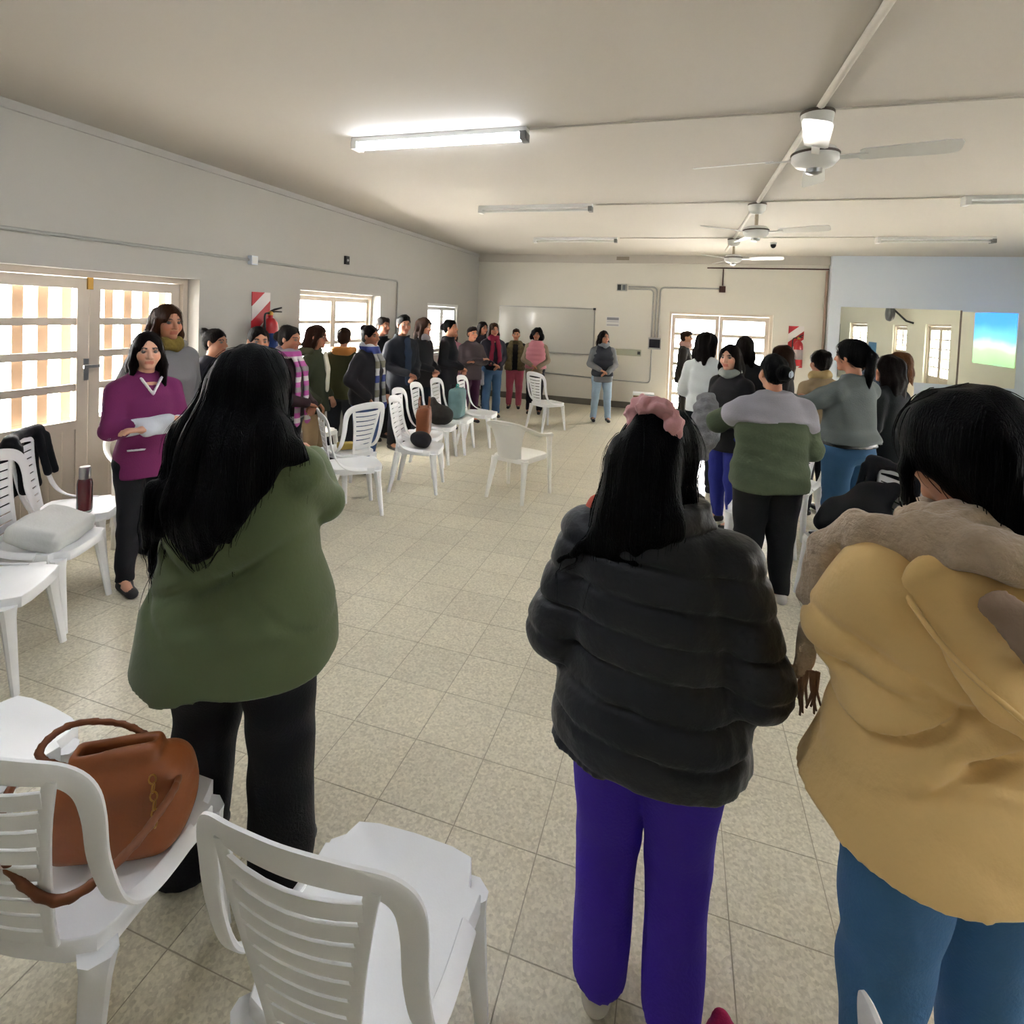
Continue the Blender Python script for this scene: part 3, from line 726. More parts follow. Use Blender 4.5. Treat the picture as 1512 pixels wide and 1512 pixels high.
def band(bm, pts, wdir, wid, thick):
    """flat bar along pts; wdir(i) gives the in-plane width direction"""
    rings = []
    for i, p in enumerate(pts):
        t = (pts[min(i+1, len(pts)-1)]-pts[max(i-1, 0)]).normalized(); wv = wdir(i); wv = (wv-t*wv.dot(t)).normalized(); nv = t.cross(wv).normalized()
        h, q = wid/2 if not callable(wid) else wid(i)/2, thick/2
        rings.append([p+wv*a*h+nv*b*q for a, b in ((1, .5), (.8, 1), (-.8, 1), (-1, .5), (-1, -.5), (-.8, -1), (.8, -1), (1, -.5))])
    loft(bm, rings); return bm
def make_chair_a(m=None):
    m = m or PLAST
    t = empty('plastic_chair', (0, 0, 0), 0, 'x', 'chair')
    make_seat(t, m, hw_r=.18, hw_f=.212, yr=-.2, yf=.21)
    for sx in (-1, 1):
        o = build('leg', leg_mesh((sx*.178, .165, .40), (sx*.207, .215, 0), (.036, .03), (.021, .019)), m, t); smooth_by_angle(o, 45)
        o = build('leg', leg_mesh((sx*.165, -.185, .40), (sx*.198, -.262, 0), (.034, .032), (.022, .02)), m, t); smooth_by_angle(o, 45)
    half = [Vector((.207, .07, .425)), Vector((.21, -.05, .437)), Vector((.212, -.135, .47)), Vector((.212, -.195, .54)), back_pt(.211, .22), back_pt(.212, .32), back_pt(.203, .385), back_pt(.17, .425), back_pt(.1, .442), back_pt(0, .448)]
    P = catmull([Vector((-p.x, p.y, p.z)) for p in half]+half[-2::-1], 5)
    n = len(P); cpt = Vector((0, -.25, .62))
    bm = band(NB(), P, lambda i: (Vector((0, 0, 0))+(cpt-P[i])), lambda i: .042+.028*math.sin(math.pi*i/(n-1))**4, .012)
    o = build('backrest', bm, m, t); smooth_by_angle(o, 50)
    hw = lambda v: .078+.062*(v/.40)**1.4
    for sx in (-1, 1):
        pts = [back_pt(sx*(hw(v)+.008), v) for v in [k*.042 for k in range(11)]]
        o = build('backrest_stile', band(NB(), pts, lambda i: Vector((1, 0, 0)), .03, .010), m, t); smooth_by_angle(o, 50)
    for k in range(9):
        v0 = .004+k*.0445; hh = .0345
        bm = NB(); rings = []
        for q in range(7):
            f = -1+2*q/6; u = (hw(v0)+.004)*f
            sag = -.004*(1-f*f)
            rings.append([back_pt(u, v0+sag+hh, .004), back_pt(u, v0+sag+hh, -.004), back_pt(u, v0+sag, -.004), back_pt(u, v0+sag, .004)])
        loft(bm, rings); o = build('slat', bm, m, t); smooth_by_angle(o, 50)
    return t
def make_chair_b(m=None):
    m = m or CREAM
    t = empty('plastic_armchair', (0, 0, 0), 0, 'x', 'chair')
    make_seat(t, m, hw_r=.19, hw_f=.225, yr=-.2, yf=.22, z=.42, notch=False)
    for sx in (-1, 1):
        o = build('leg', leg_mesh((sx*.235, .19, .60), (sx*.25, .225, 0), (.026, .034), (.02, .02)), m, t); smooth_by_angle(o, 45)
        o = build('leg', leg_mesh((sx*.17, -.18, .40), (sx*.205, -.265, 0), (.034, .03), (.021, .019)), m, t); smooth_by_angle(o, 45)
    half = [Vector((.238, .235, .585)), Vector((.245, .19, .615)), Vector((.262, .06, .635)), Vector((.265, -.1, .665)), Vector((.24, -.22, .715)), Vector((.15, -.285, .757)), Vector((0, -.305, .77))]
    P = catmull([Vector((-p.x, p.y, p.z)) for p in half]+half[-2::-1], 5)
    o = build('arm_rail', band(NB(), P, lambda i: Vector((P[i].x, P[i].y*.6, .25)), .052, .014), m, t); smooth_by_angle(o, 50)
    bm = NB(); rings = []
    for k in range(9):
        v = k/8; z = .41+v*.35; hw = .135+.085*v**2.2; y0 = -.2-.10*v
        row = [(hw*f, y0-.02+.035*f*f*(1+v)-.0, z) for f in [-1+q/5 for q in range(11)]]
        rings.append(row+[(x, y-.009, z) for x, y, z in row[::-1]])
    loft(bm, rings); o = build('backrest', bm, m, t); smooth_by_angle(o, 50)
    return t
chair_a = make_chair_a(); chair_b = make_chair_b()
chair_w = make_chair_a(CREAM)
used = set()
def place(proto, x, y, rz, label, group=None):
    if proto.name in used: o = copy_tree(proto)
    else: used.add(proto.name); o = proto
    o.location = (x, y, 0); o.rotation_euler = (0, 0, R(rz)); o['label'] = label
    if group: o['group'] = group
    return o
G1, G2, G3, G4 = 'white plastic chairs in the foreground', 'white plastic chairs at the left wall', 'white plastic chairs in the middle row', 'white plastic chairs behind the right group'
place(chair_a, -.60, 1.05, 2, 'empty white slatted chair at the bottom centre, its back to the camera', G1)
place(chair_a, -1.355, .985, 12, 'white slatted chair with tan handbag on its seat at bottom left', G1)
place(chair_a, -1.99, 1.04, -4, 'white chair cut by the left edge beyond the handbag chair', G1)
place(chair_a, .63, .778, -68, 'white chair whose top corner pokes in at bottom right edge', G1)
place(chair_a, -3.11, 1.71, -57, 'white chair at left edge, nearest of the row by the glazed door', G2)
place(chair_a, -3.39, 2.14, -64, 'white chair holding a white bag near the glazed door', G2)
place(chair_a, -3.76, 2.55, -50, 'white chair with a black jacket over its back and a thermos', G2)
place(chair_b, -3.93, 3.2, -120, 'cream armchair behind the jacket chair, against the glazed door')
place(chair_a, -2.74, 4.2, -45, 'empty white chair in middle row nearest the green jacket woman', G3)
place(chair_a, -3.08, 4.6, 70, 'white chair turned to the wall behind the nearest middle chair', G3)
place(chair_a, -2.5, 5.03, -75, 'white chair holding a black bag in the middle row', G3)
place(chair_a, -2.74, 5.52, -80, 'white chair holding a brown tote in the middle row', G3)
place(chair_a, -2.8, 6.06, -80, 'white chair holding a dark patterned bag in the middle row', G3)
place(chair_a, -2.78, 6.58, -85, 'white chair holding a teal bag, far in the middle row', G3)
place(chair_a, -2.62, 7.08, -85, 'last white chair of the middle row, empty', G3)
place(chair_a, -1.98, 8.45, -35, 'lone white slatted chair between the lecturer and the pink trousers', G3)
place(chair_b, -1.5, 5.25, -14, 'lone cream armchair with solid back in middle of the floor')
place(chair_w, -3.9, 5.13, -95, 'cream slatted chair against the left wall below the window')
place(chair_a, 1.12, 3.98, 112, 'white chair under a black jacket beside the green fleece woman', G4)
place(chair_a, 1.2, 3.3, 105, 'white slatted chair hidden behind the yellow coat woman', G4)
place(chair_a, .66, 4.48, 160, 'white chair seen between the legs of the green fleece woman', G4)
place(chair_a, 1.0, 5.35, 150, 'white chair between the green fleece and the grey sweatshirt', G4)
place(chair_a, 1.72, 4.75, 120, 'white chair behind the jeans of the grey sweatshirt woman', G4)

# ------------------------------------------------------------------ people
SKINS = {'a': '#c08a6e', 'b': '#b27a5c', 'c': '#a06a4e', 'd': '#8a5a42', 'e': '#cf9d83'}
BLACK_H, BROWN_H, DBROWN_H, GREY_H, AUB_H = '#060607', '#2a180f', '#130c0a', '#1a1615', '#321c0e'
def rot3(yaw, pitch=0., roll=0.):
    return np.array(Matrix.Rotation(R(yaw), 3, 'Z') @ Matrix.Rotation(R(pitch), 3, 'X') @ Matrix.Rotation(R(roll), 3, 'Y'))
ARMS = {  # elbow and wrist for the right side (x>0), in units of body height, plus the hand direction
    'clasp':  ((.136, -.015, .625), (.040, .135, .565), (-.9, .25, -.35)),
    'crossed': ((.134, .035, .635), (-.045, .135, .655), (-1, .05, .1)),
    'down':   ((.142, -.02, .63), (.148, .025, .485), (0.0, .2, -1)),
    'pocket': ((.146, -.04, .635), (.125, .065, .535), (-.35, .5, -.8)),
    'hold':   ((.145, .01, .62), (.045, .165, .685), (-.7, .5, .45)),
    'reach':  ((.150, .09, .70), (.06, .23, .70), (-.2, 1, .1)),
    'up':     ((.150, .07, .66), (.075, .135, .79), (-.6, .1, .8)),
    'back':   ((.150, -.06, .63), (.05, -.10, .53), (-.9, -.2, -.3)),
}
def add_hand(B, wrist, dr, H, side, curl=.55):
    """five separate bent fingers on a palm"""
    d = np.array(dr, float); d /= np.linalg.norm(d); s = H/1.65
    up = np.array([0, 0, 1.]) if abs(d[2]) < .85 else np.array([0, 1., 0])
    lat = np.cross(d, up); lat /= np.linalg.norm(lat); nrm = np.cross(lat, d)
    if side < 0: lat = -lat
    w_ = np.array(wrist, float); palm = w_+d*.055*s
    k = .006
    B.cone(w_-d*.02*s, w_+d*.02*s, .025*s, .024*s, .01)
    B.cone(w_+d*.015*s, palm+d*.03*s, .027*s, .033*s, .012, flat=(nrm, .48))
    for i, (o, L) in enumerate(((-.027, .062), (-.009, .074), (.009, .07), (.026, .054))):
        b0 = palm+d*.030*s+lat*o*s
        b1 = b0+(d*.88-nrm*.45*curl)*L*.52*s
        b2 = b1+(d*.45-nrm*.9*curl)*L*.5*s
        B.chain([b0-d*.012*s, b1, b2], [.0095*s, .0086*s, .0072*s], .004)
    t0 = w_+d*.025*s-lat*.026*s; t1 = t0+(d*.6-lat*.6-nrm*.3)*.04*s; t2 = t1+(d*.9-lat*.05-nrm*.4)*.032*s
    B.chain([t0, t1, t2], [.013*s, .0105*s, .0085*s], .008)
def add_head(B, hc, M, s, up=1.):
    P = lambda x, y, z: hc+M @ (np.array([x, y, z])*s)
    E_ = lambda c, r, k=.02, op='+': B.ell(P(*c), np.array(r)*s, k, op, M)
    E_((0, -.012, .03), (.073, .092, .082)); E_((0, .022, -.035), (.057, .066, .075), .03)
    E_((0, .068, -.095), (.024, .02, .017), .025)
    for x in (-1, 1):
        E_((x*.034, .055, -.03), (.028, .026, .028), .02)
        E_((x*.031, .092, .004), (.015, .012, .010), .014, '-')
        E_((x*.076, -.008, -.012), (.009, .018, .031), .006)
    B.cone(P(-.03, .076, .022), P(.03, .076, .022), .012*s, .012*s, .014)
    B.cone(P(0, .088, .008), P(0, .106, -.032), .0075*s, .0125*s, .012)
    for x in (-1, 1): E_((x*.013, .093, -.036), (.008, .009, .007), .006)
    B.cone(P(-.018, .080, -.060), P(.018, .080, -.060), .0068*s, .0068*s, .006)
    B.cone(P(-.014, .079, -.071), P(.014, .079, -.071), .0075*s, .0075*s, .005)
    B.cone(P(-.017, .0895, -.0655), P(.017, .0895, -.0655), .0022*s, .0022*s, .002, '-')
def hair_blob(style, hc, M, s, L=.35, vol=1.):
    """hair grown on the head frame; long locks hang straight down"""
    B = Blob()
    P = lambda x, y, z: hc+M @ (np.array([x, y, z])*s)
    E_ = lambda c, r, k=.02, op='+': B.ell(P(*c), np.array(r)*s, k, op, M)
    v = vol
    if style == 'short':
        E_((0, -.014, .038), (.078*v, .095*v, .084*v)); E_((0, .035, .085), (.055, .05, .026), .03); E_((0, -.05, -.02), (.068, .056, .06), .03)
        E_((0, .085, -.04), (.088, .082, .088), .016, '-')
    elif style in ('bun', 'pony', 'updo', 'low_bun'):
        E_((0, -.015, .034), (.082*v, .100*v, .088*v)); E_((0, -.055, -.025), (.066, .05, .06), .03)
        E_((0, .088, -.034), (.068, .080, .090), .014, '-')
        if style == 'bun': E_((0, -.10, .085), (.042, .04, .04), .012)
        if style == 'low_bun': E_((0, -.118, .0), (.05, .038, .05), .012)
        if style == 'pony':
            a = P(0, -.105, .05); B.chain([a, P(0, -.145, .01), P(0, -.14, -.1)-np.array([0, 0, .02]), P(0, -.12, -.1)-np.array([0, 0, L*.6])], [.028*s, .035*s, .03*s, .008*s], .015)
    elif style in ('long', 'bob', 'wavy', 'halfup'):
        E_((0, -.016, .034), (.086*v, .104*v, .090*v))
        E_((0, .092, -.045), (.058, .080, .080), .012, '-'); E_((0, .108, .034), (.034, .05, .034), .016, '-')
        down = np.array([0, 0, -1.])
        for x in (-1, 1):
            a = P(x*.066, .015, .01); b = P(x*.078, .0, -.085); e = b+down*(L*.8)+M @ np.array([x*.012, -.0, 0])*s
            B.chain([a, b, e], [.024*s*v, .027*s*v, .014*s], .02)
            a = P(x*.05, -.06, .0); b = P(x*.062, -.075, -.1); e = b+down*L+M @ np.array([x*.01, -.02, 0])
            B.chain([a, b, e], [.04*s*v, .042*s*v, .022*s], .03)
        a = P(0, -.075, 0); b = P(0, -.09, -.1); e = b+down*L*1.03+M @ np.array([0, -.02, 0])
        B.chain([a, b, e], [.05*s*v, .05*s*v, .025*s], .03)
    elif style == 'curly':
        E_((0, -.02, .03), (.115, .118, .105)); 
        for x in (-1, 1): E_((x*.095, -.01, -.05), (.05, .06, .07), .03)
        E_((0, -.07, -.05), (.1, .07, .08), .03); E_((0, .1, -.035), (.062, .088, .088), .015, '-')
    return B
NP = [0]
def person(label, pos, face, H, skin='b', bw=1., hair=('long', BLACK_H, .3), head=(0, 0, 0), top=None, pants=None, shoes='#1c1b1d', arms='clasp', arms2=None,
           extras=None, res=.015, hres=.0075, lean=(0, 0), stance=.0, vol=1., fg=False, hands=True, clasp_off=0.0, hairfn=None):
    """top: dict(col, hem, flare, puff, collar, sleeve, disp, fn) ; pants: dict(col, flare, w)"""
    NP[0] += 1; sd = NP[0]
    t = empty('person', (pos[0], pos[1], 0), R(face), label, 'person', 'women in the foreground' if fg else 'people along the left wall' if pos[0] < -2 else 'people standing at the right' if pos[1] < 9.5 else 'people near the far wall')
    s = H/1.65; tp = dict(col='#222226', hem=.47, flare=1., puff=0., collar=.0, mat=None, disp=None, fn=None, open=False); tp.update(top or {})
    pn = dict(col='#17171b', flare=1., w=1., mat=None, hem=.035); pn.update(pants or {})
    lx, ly = lean
    LN = lambda z: (lx*(z/H), ly*(z/H))                 # lean of the torso with height
    V3 = lambda x, y, z: np.array([x*H+LN(z*H)[0]*1., y*H+LN(z*H)[1]*1., z*H])
    # ---- body: head, neck and hands in skin, with the trunk and limbs under the clothes
    hs = s*1.0
    hc = V3(0, .012, 1.0)-np.array([0, 0, .124*hs]); M = rot3(*head)
    B = Blob(); add_head(B, hc, M, hs)
    nb = V3(0, -.012, .825); B.cone(hc+M @ np.array([0, -.022, -.07])*hs, nb, .046*hs, .052*hs, .03); B.ell(V3(0, -.008, .80), (.055*H, .034*H, .02*H), .03)
    Vh, Qh = B.verts(hres if not fg else .005); Vh = relaxed(Vh, Qh, 1)
    parts = [(Vh, Qh)]
    A = []
    for sgn, nm in ((1, arms), (-1, arms2 or arms)):
        if not isinstance(nm, str): e, w_, dr = nm
        else: e, w_, dr = ARMS[nm]
        off = .0
        if nm == 'clasp' or nm == 'crossed': off = .012*sgn
        b1 = 1+(bw-1)*.5
        sh = V3(sgn*.096*b1, -.008, .772); el = V3(sgn*e[0]*b1, e[1]*1.0+(b1-1)*.04, e[2]); wr = V3(sgn*w_[0], w_[1]*b1+(b1-1)*.05, w_[2]+off)
        A.append((sgn, sh, el, wr, (sgn*dr[0], dr[1], dr[2])))
    Bh = Blob()
    for sgn, sh, el, wr, dr in A:
        Bh.cone(el+(wr-el)*.55, wr, .027*H/1.65*1.05, .022*H/1.65*1.05, .01)
        add_hand(Bh, wr, dr, H, sgn)
    Vn, Qn = Bh.verts(.0052 if fg or s*PF/max(.5, math.hypot(*pos)) > 160 else .007); parts.append((Vn, Qn))
    Bc = Blob()
    for sgn in (1, -1):
        Bc.chain([V3(sgn*.05, 0, .5), V3(sgn*.055, .005, .275), V3(sgn*.06+sgn*stance/H, -.01, .05)], [.038*H*min(1, bw), .025*H*min(1, bw), .019*H], .03)
        Bc.cone(V3(sgn*.06+sgn*stance/H, -.015, .035), V3(sgn*.066+sgn*stance/H, .07, .02), .022*H, .016*H, .02)
    Bc.prof([(.48*H, .09*H*bw, .06*H*bw, *LN(.48*H)), (.6*H, .075*H*bw, .055*H*bw, *LN(.6*H)), (.75*H, .085*H*bw**.7, .058*H*bw**.7, *LN(.75*H)), (.81*H, .05*H, .04*H, *LN(.81*H))], .04)
    for sgn, sh, el, wr, dr in A: Bc.chain([sh, el, el+(wr-el)*.7], [.03*H, .024*H, .019*H], .03)
    parts.append(Bc.verts(.022))
    V = np.concatenate([p[0] for p in parts]); off = np.cumsum([0]+[len(p[0]) for p in parts]); Q = np.concatenate([p[1]+o for p, o in zip(parts, off)])
    body = mesh_vq('body', V, Q, skin_mat('skin'), t)
    col = np.ones((len(V), 4), np.float32); base = np.array(C(SKINS[skin])); col[:, :3] = base
    q = (V-hc) @ M/hs
    n = np.sin(V @ np.array([31, 17, 23])); col[:, :3] *= (1+.04*n)[:, None]
    fr = q[:, 1] > .045
    lip = fr & (np.abs(q[:, 0]) < .024) & (np.abs(q[:, 2]+.0655) < .0115); col[lip, :3] = base*np.array([.82, .5, .5])
    ck = fr & (np.hypot(np.abs(q[:, 0])-.04, q[:, 2]+.03) < .02); col[ck, :3] *= np.array([1.06, .9, .88])
    brow = fr & (np.abs(q[:, 2]-.026+np.abs(np.abs(q[:, 0])-.032)*.25) < .0048) & (np.abs(np.abs(q[:, 0])-.032) < .019); col[brow, :3] = np.array(C(hair[1]))*1.5+.01
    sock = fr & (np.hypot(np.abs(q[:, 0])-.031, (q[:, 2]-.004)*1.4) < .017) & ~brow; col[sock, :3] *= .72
    at = body.data.color_attributes.new('skin', 'FLOAT_COLOR', 'POINT'); at.data.foreach_set('color', col.ravel())
    # eyes
    for x in (-1, 1):
        c = hc+M @ (np.array([x*.031, .0740, .003])*hs)
        bm = NB(); bmesh.ops.create_uvsphere(bm, u_segments=10, v_segments=8, radius=.0122*hs); 
        Rm = Matrix([list(r) for r in M]).to_4x4(); bmesh.ops.transform(bm, matrix=Matrix.Translation(c) @ Rm @ Matrix.Rotation(R(-90), 4, 'X'), verts=bm.verts)
        fwd = M @ np.array([0, 1, 0])
        for f in bm.faces: f.material_index = 1 if (np.array(f.calc_center_median())-c) @ fwd > .0058*hs else 0
        me = bpy.data.meshes.new('eye'); bm.to_mesh(me); bm.free(); o = link('eye', me, [mat('eye_white', '#6b635c', .5), mat('iris_dark', '#16100c', .15)], body); me.shade_smooth()
    # ---- trousers
    Bp = Blob(); wv = pn['w']*bw**.8
    for sgn in (1, -1):
        ax = sgn*.06+sgn*stance/H
        hip = np.array([sgn*.052*H*bw**.6, -.004*H, .5*H]); kn = np.array([sgn*.056*H*bw**.4+sgn*stance*.5, .006*H, .275*H]); an = np.array([ax*H*bw**.3, -.012*H, pn['hem']*H])
        Bp.chain([hip, kn, an], [.061*H*wv, .043*H*wv, .034*H*pn['w']*pn['flare']], .012)
    Bp.prof([(.46*H, .098*H*bw, .07*H*bw, 0, -.004*H), (.50*H, .108*H*bw, .082*H*bw, 0, -.01*H), (.56*H, .1*H*bw, .074*H*bw, *LN(.3*H)), (.62*H, .088*H*bw, .066*H*bw, *LN(.6*H))], .03)
    Bp.rbox((0, 0, -.2+pn['hem']*H), (.6, .6, .2), .001, k=.002, op='-')
    Bp.disp = folds(sd*3+1, .0045*s, 22, 26)
    Bp.mesh('trousers', res*1.1, pn['mat'] or cloth(pn['col']), t)
    # ---- shoes
    for sgn in (1, -1):
        ax = (sgn*.06*bw**.3+sgn*stance/H)*H; Bs = Blob()
        Bs.cone((ax, -.035*H, .030), (ax, .0, .050), .034*s, .036*s, .02); Bs.cone((ax, -.02*H, .03), (ax+sgn*.006, .075*H, .024), .036*s, .034*s, .03)
        Bs.cone((ax, -.012*H, .04), (ax, -.012*H, .10), .033*s, .030*s, .02); Bs.rbox((ax, .02*H, -.1), (.2, .3, .1), .001, k=.004, op='-')
        sh = Bs.mesh('shoe', .0095 if fg else .013, mat('shoe_'+shoes[1:], shoes, .5), t)
    # ---- upper garment with sleeves
    Bt = Blob(); hm, fl_, pf = tp['hem'], tp['flare'], tp['puff']/H
    rows = []
    for z, a, b, cy in ((hm, .112*fl_, .088*fl_, -.004), (max(.53, hm+.02), .112*(1+(fl_-1)*.7), .086*(1+(fl_-1)*.7), -.006), (.61, .100*(1+(fl_-1)*.4), .078, 0), (.70, .106, .080, .004), (.755, .108, .071, -.002), (.79, .090, .060, -.008), (.818, .060, .047, -.012), (.842, .045, .042, -.012)):
        bx = bw if z < .72 else 1+(bw-1)*.7
        l = LN(z*H); rows.append((z*H, a*H*bx+tp['puff'], b*H*bx+tp['puff'], l[0], cy*H+l[1]))
    Bt.prof(rows, .02, n=2.3)
    for sgn, sh, el, wr, dr in A:
        sl = wr-(wr-el)*tp.get('sleeve', .02)
        b2 = bw**.7
        Bt.cone(V3(sgn*.028, -.014, .825), sh+np.array([0, 0, .004*H]), .026*H, .036*H, .03)
        Bt.chain([sh, el, sl], [.043*H*bw**.45+tp['puff']*.7, .037*H*b2+tp['puff']*.8, .027*H+tp['puff']*.6], .022)
    if tp['collar']:
        l = LN(.84*H); r0 = .050*H; Bt.prof([(.80*H, .066*H, .058*H, l[0], l[1]-.01*H), (.83*H, r0+.012, r0+.008, l[0], l[1]-.006*H), ((.835+tp['collar'])*H, r0+.01, r0+.01, l[0], l[1]+.002*H)], .02)
        Bt.prof([(.838*H, r0-.010, r0-.008, l[0], l[1]+.0*H), ((.85+tp['collar'])*H, r0-.002, r0+.0, l[0], l[1]+.002*H)], .006, op='-')
    if tp['fn']: tp['fn'](Bt, H, V3, A)
    Bt.disp = tp['disp'] or folds(sd*5+2, .0055*s, 17, 15)
    tob = Bt.mesh('jacket' if tp.get('jacket', True) else 'sweater', res, tp['mat'] or cloth(tp['col']), t)
    # ---- hair
    hb = hair_blob(hair[0], hc, M, hs, hair[2] if len(hair) > 2 else .3, vol)
    if hairfn: hairfn(hb, hc, M, hs, V3)
    hb.disp = strands_disp(sd, .0045 if not hair[0] == 'curly' else .011, 120 if not hair[0] == 'curly' else 75)
    ho = hb.mesh('hair', .009 if not fg else .0065, hairm(hair[1]), t)
    ctx = dict(t=t, H=H, V3=V3, hc=hc, M=M, hs=hs, A=A, hair=ho, top=tob, res=res, bw=bw)
    for x in (extras or []): x(ctx)
    return ctx
# --- extras worn or carried
def scarf(m, tails=True, r=.03, L=.34, spread=.055, name='scarf', wrap=1.):
    def f(c):
        V3, H = c['V3'], c['H']; B = Blob(); n = 14; pts = []
        for k in range(n+1):
            a = 2*math.pi*k/n; pts.append(V3(0, .002, .845)+np.array([math.sin(a)*.072*H/1.65, math.cos(a)*.075*H/1.65, -.012*math.cos(a)+.008*math.sin(3*a)]))
        B.chain(pts, [r*wrap]*(n+1), .012, flat=((0, 0, 1), 1.25))
        if tails:
            for sx in (-1, 1):
                p0 = V3(sx*.028, .055, .83); p1 = V3(sx*.035, .088+.02*(c['bw']-1), .75); p2 = V3(sx*spread/1.1, .094+.05*(c['bw']-1), .83-L)
                B.chain([p0, p1, p2], [.034*wrap, .04, .045], .015, flat=((0, 1, 0), .38))
        B.disp = folds(71, .004, 40, 30)
        B.mesh(name, .012, m, c['t'])
    return f
def vest(m, hem=.47, name='vest', puff=.014, disp=None):
    def f(c):
        V3, H, bw = c['V3'], c['H'], c['bw']; B = Blob(); rows = []
        for z, a, b, cy in ((hem, .114, .09, -.004), (.6, .102, .08, 0), (.7, .105, .082, .004), (.765, .098, .072, -.002), (.805, .082, .06, -.008), (.85, .05, .05, -.006)):
            l = V3(0, 0, z); rows.append((z*H, a*H*bw+puff, b*H*bw+puff, l[0], cy*H+l[1]))
        B.prof(rows, .01); B.disp = disp or folds(5, .006, 20, 40); B.mesh(name, .014, m, c['t'])
    return f
def front_panel(m, name='shirt', z0=.52, z1=.81, hw=.035):
    """lighter garment showing in the open front"""
    def f(c):
        V3, H, bw = c['V3'], c['H'], c['bw']
        B = Blob(); B.chain([V3(0, .066*bw, z1), V3(0, .083*bw, .72), V3(0, .083*bw, z0)], [hw*H*.9, hw*H, hw*H*.8], .02, flat=((0, 1, 0), .35)); B.disp = folds(9, .002, 30, 30)
        B.mesh(name, .012, m, c['t'])
    return f
def hem_band(m, z0, z1, k=1.02, name='shirt_hem'):
    def f(c):
        V3, H, bw = c['V3'], c['H'], c['bw']; B = Blob(); l = V3(0, 0, z0)
        B.prof([(z0*H, .108*H*bw*k, .084*H*bw*k, l[0], l[1]-.005*H), (z1*H, .106*H*bw*k, .082*H*bw*k, l[0], l[1]-.004*H)], .01); B.disp = folds(19, .003, 30, 10); B.mesh(name, .014, m, c['t'])
    return f

# ------------------------------------------------------------------ the three women in the foreground
def strands(c, n=500, L=.3, r=.0011, seed=1, zmax=None, name='loose_strands', jit=.006):
    """fine locks lying on the hair surface, tips running free"""
    me = c['hair'].data; rs = random.Random(seed); kd = kdtree.KDTree(len(me.vertices))
    for i, v in enumerate(me.vertices): kd.insert(v.co, i)
    kd.balance(); bm = NB(); vs = me.vertices; top = max(v.co.z for v in vs)
    for _ in range(n):
        v = vs[rs.randrange(len(vs))]
        p = v.co.copy()+v.normal*.002; pts = [p.copy()]; nst = 12; st = L*rs.uniform(.5, 1)/nst
        dr = Vector((0, 0, -1)); wob = Vector((rs.uniform(-1, 1), rs.uniform(-1, 1), 0))*jit
        for k in range(nst):
            co, i, d = kd.find(p); nrm = vs[i].normal
            g = Vector((0, 0, -1)); tdir = (g-nrm*g.dot(nrm)); tdir = tdir.normalized() if tdir.length > .05 else g
            dr = (dr*.5+tdir*.5).normalized() if d < .03 else (dr*.8+g*.2).normalized()
            p = p+dr*st+wob*st*6*math.sin(k*.8)
            co, i, d = kd.find(p); sd_ = (p-co).dot(vs[i].normal)
            if d < .03 and sd_ < .002: p = p+vs[i].normal*(.003-sd_)
            pts.append(p.copy())
        tube(bm, pts, [r*(1-.75*k/nst) for k in range(nst+1)], 3)
    o = build(name, bm, c['hair'].data.materials[0], c['t']); o.data.shade_smooth(); o['kind'] = 'stuff'; return o

def green_fn(B, H, V3, A):
    # shirt tails and the lift of the hem at the right side
    B.cone(V3(.10, .02, .47), V3(.125, .03, .425), .03, .02, .03)
def green_disp(X, Y, Z):
    b = folds(3, .010, 11, 8)(X, Y, Z)
    for (x0, z0, sl, wd, am) in ((-.10, .99, .35, .016, .016), (.06, 1.05, .55, .014, .016), (.15, 1.11, .7, .014, .007), (-.18, 1.10, -.6, .014, .014), (.0, .93, .3, .018, .010), (.2, .93, -.9, .016, .008), (-.2, .95, -.7, .016, .012)):
        u = (Z-z0)-sl*(X-x0); b = b+am*np.exp(-(u/wd)**2)*np.exp(-((X-x0)/.11)**2)
    b = b-.0025*np.sin(38*X+4*np.sin(5*Z))*np.clip((1.0-Z)*3, 0, 1)
    return b.astype(np.float32)
def p1_hair(B, hc, M, s, V3):
    D = lambda x, y, z: hc+np.array([x, y, z])
    B.ell(hc+np.array([0, -.03, .02]), (.108, .118, .105), .03)
    B.chain([D(0, -.09, -.02), D(-.015, -.15, -.2), D(-.03, -.19, -.34), D(-.04, -.19, -.44)], [.1, .115, .105, .05], .04, flat=((0, 1, 0), .6))
    B.chain([D(-.07, -.05, -.02), D(-.13, -.08, -.18), D(-.17, -.10, -.33), D(-.18, -.10, -.48)], [.06, .075, .06, .02], .04, flat=((0, 1, 0), .75))
    B.chain([D(.07, -.05, -.02), D(.10, -.1, -.16), D(.10, -.165, -.3)], [.06, .075, .025], .04, flat=((0, 1, 0), .7))
    B.chain([D(.09, -.08, -.12), D(.17, -.09, -.185), D(.225, -.07, -.21)], [.05, .03, .008], .03)
    for k in range(9):
        x = -.2+k*.033; B.chain([D(x, -.16, -.3), D(x*1.02-.01, -.175, -.40-.03*math.sin(k*2.3)), D(x*1.03-.02+.01*math.sin(k*5), -.17, -.49-.035*math.sin(k*1.7))], [.028, .018, .004], .012)
    for k in range(5):
        x = .17+.03*math.sin(k*3); B.chain([D(.12, -.1, -.14-.012*k), D(x, -.09, -.19-.012*k), D(x+.045, -.075, -.215-.02*k)], [.018, .01, .003], .01)
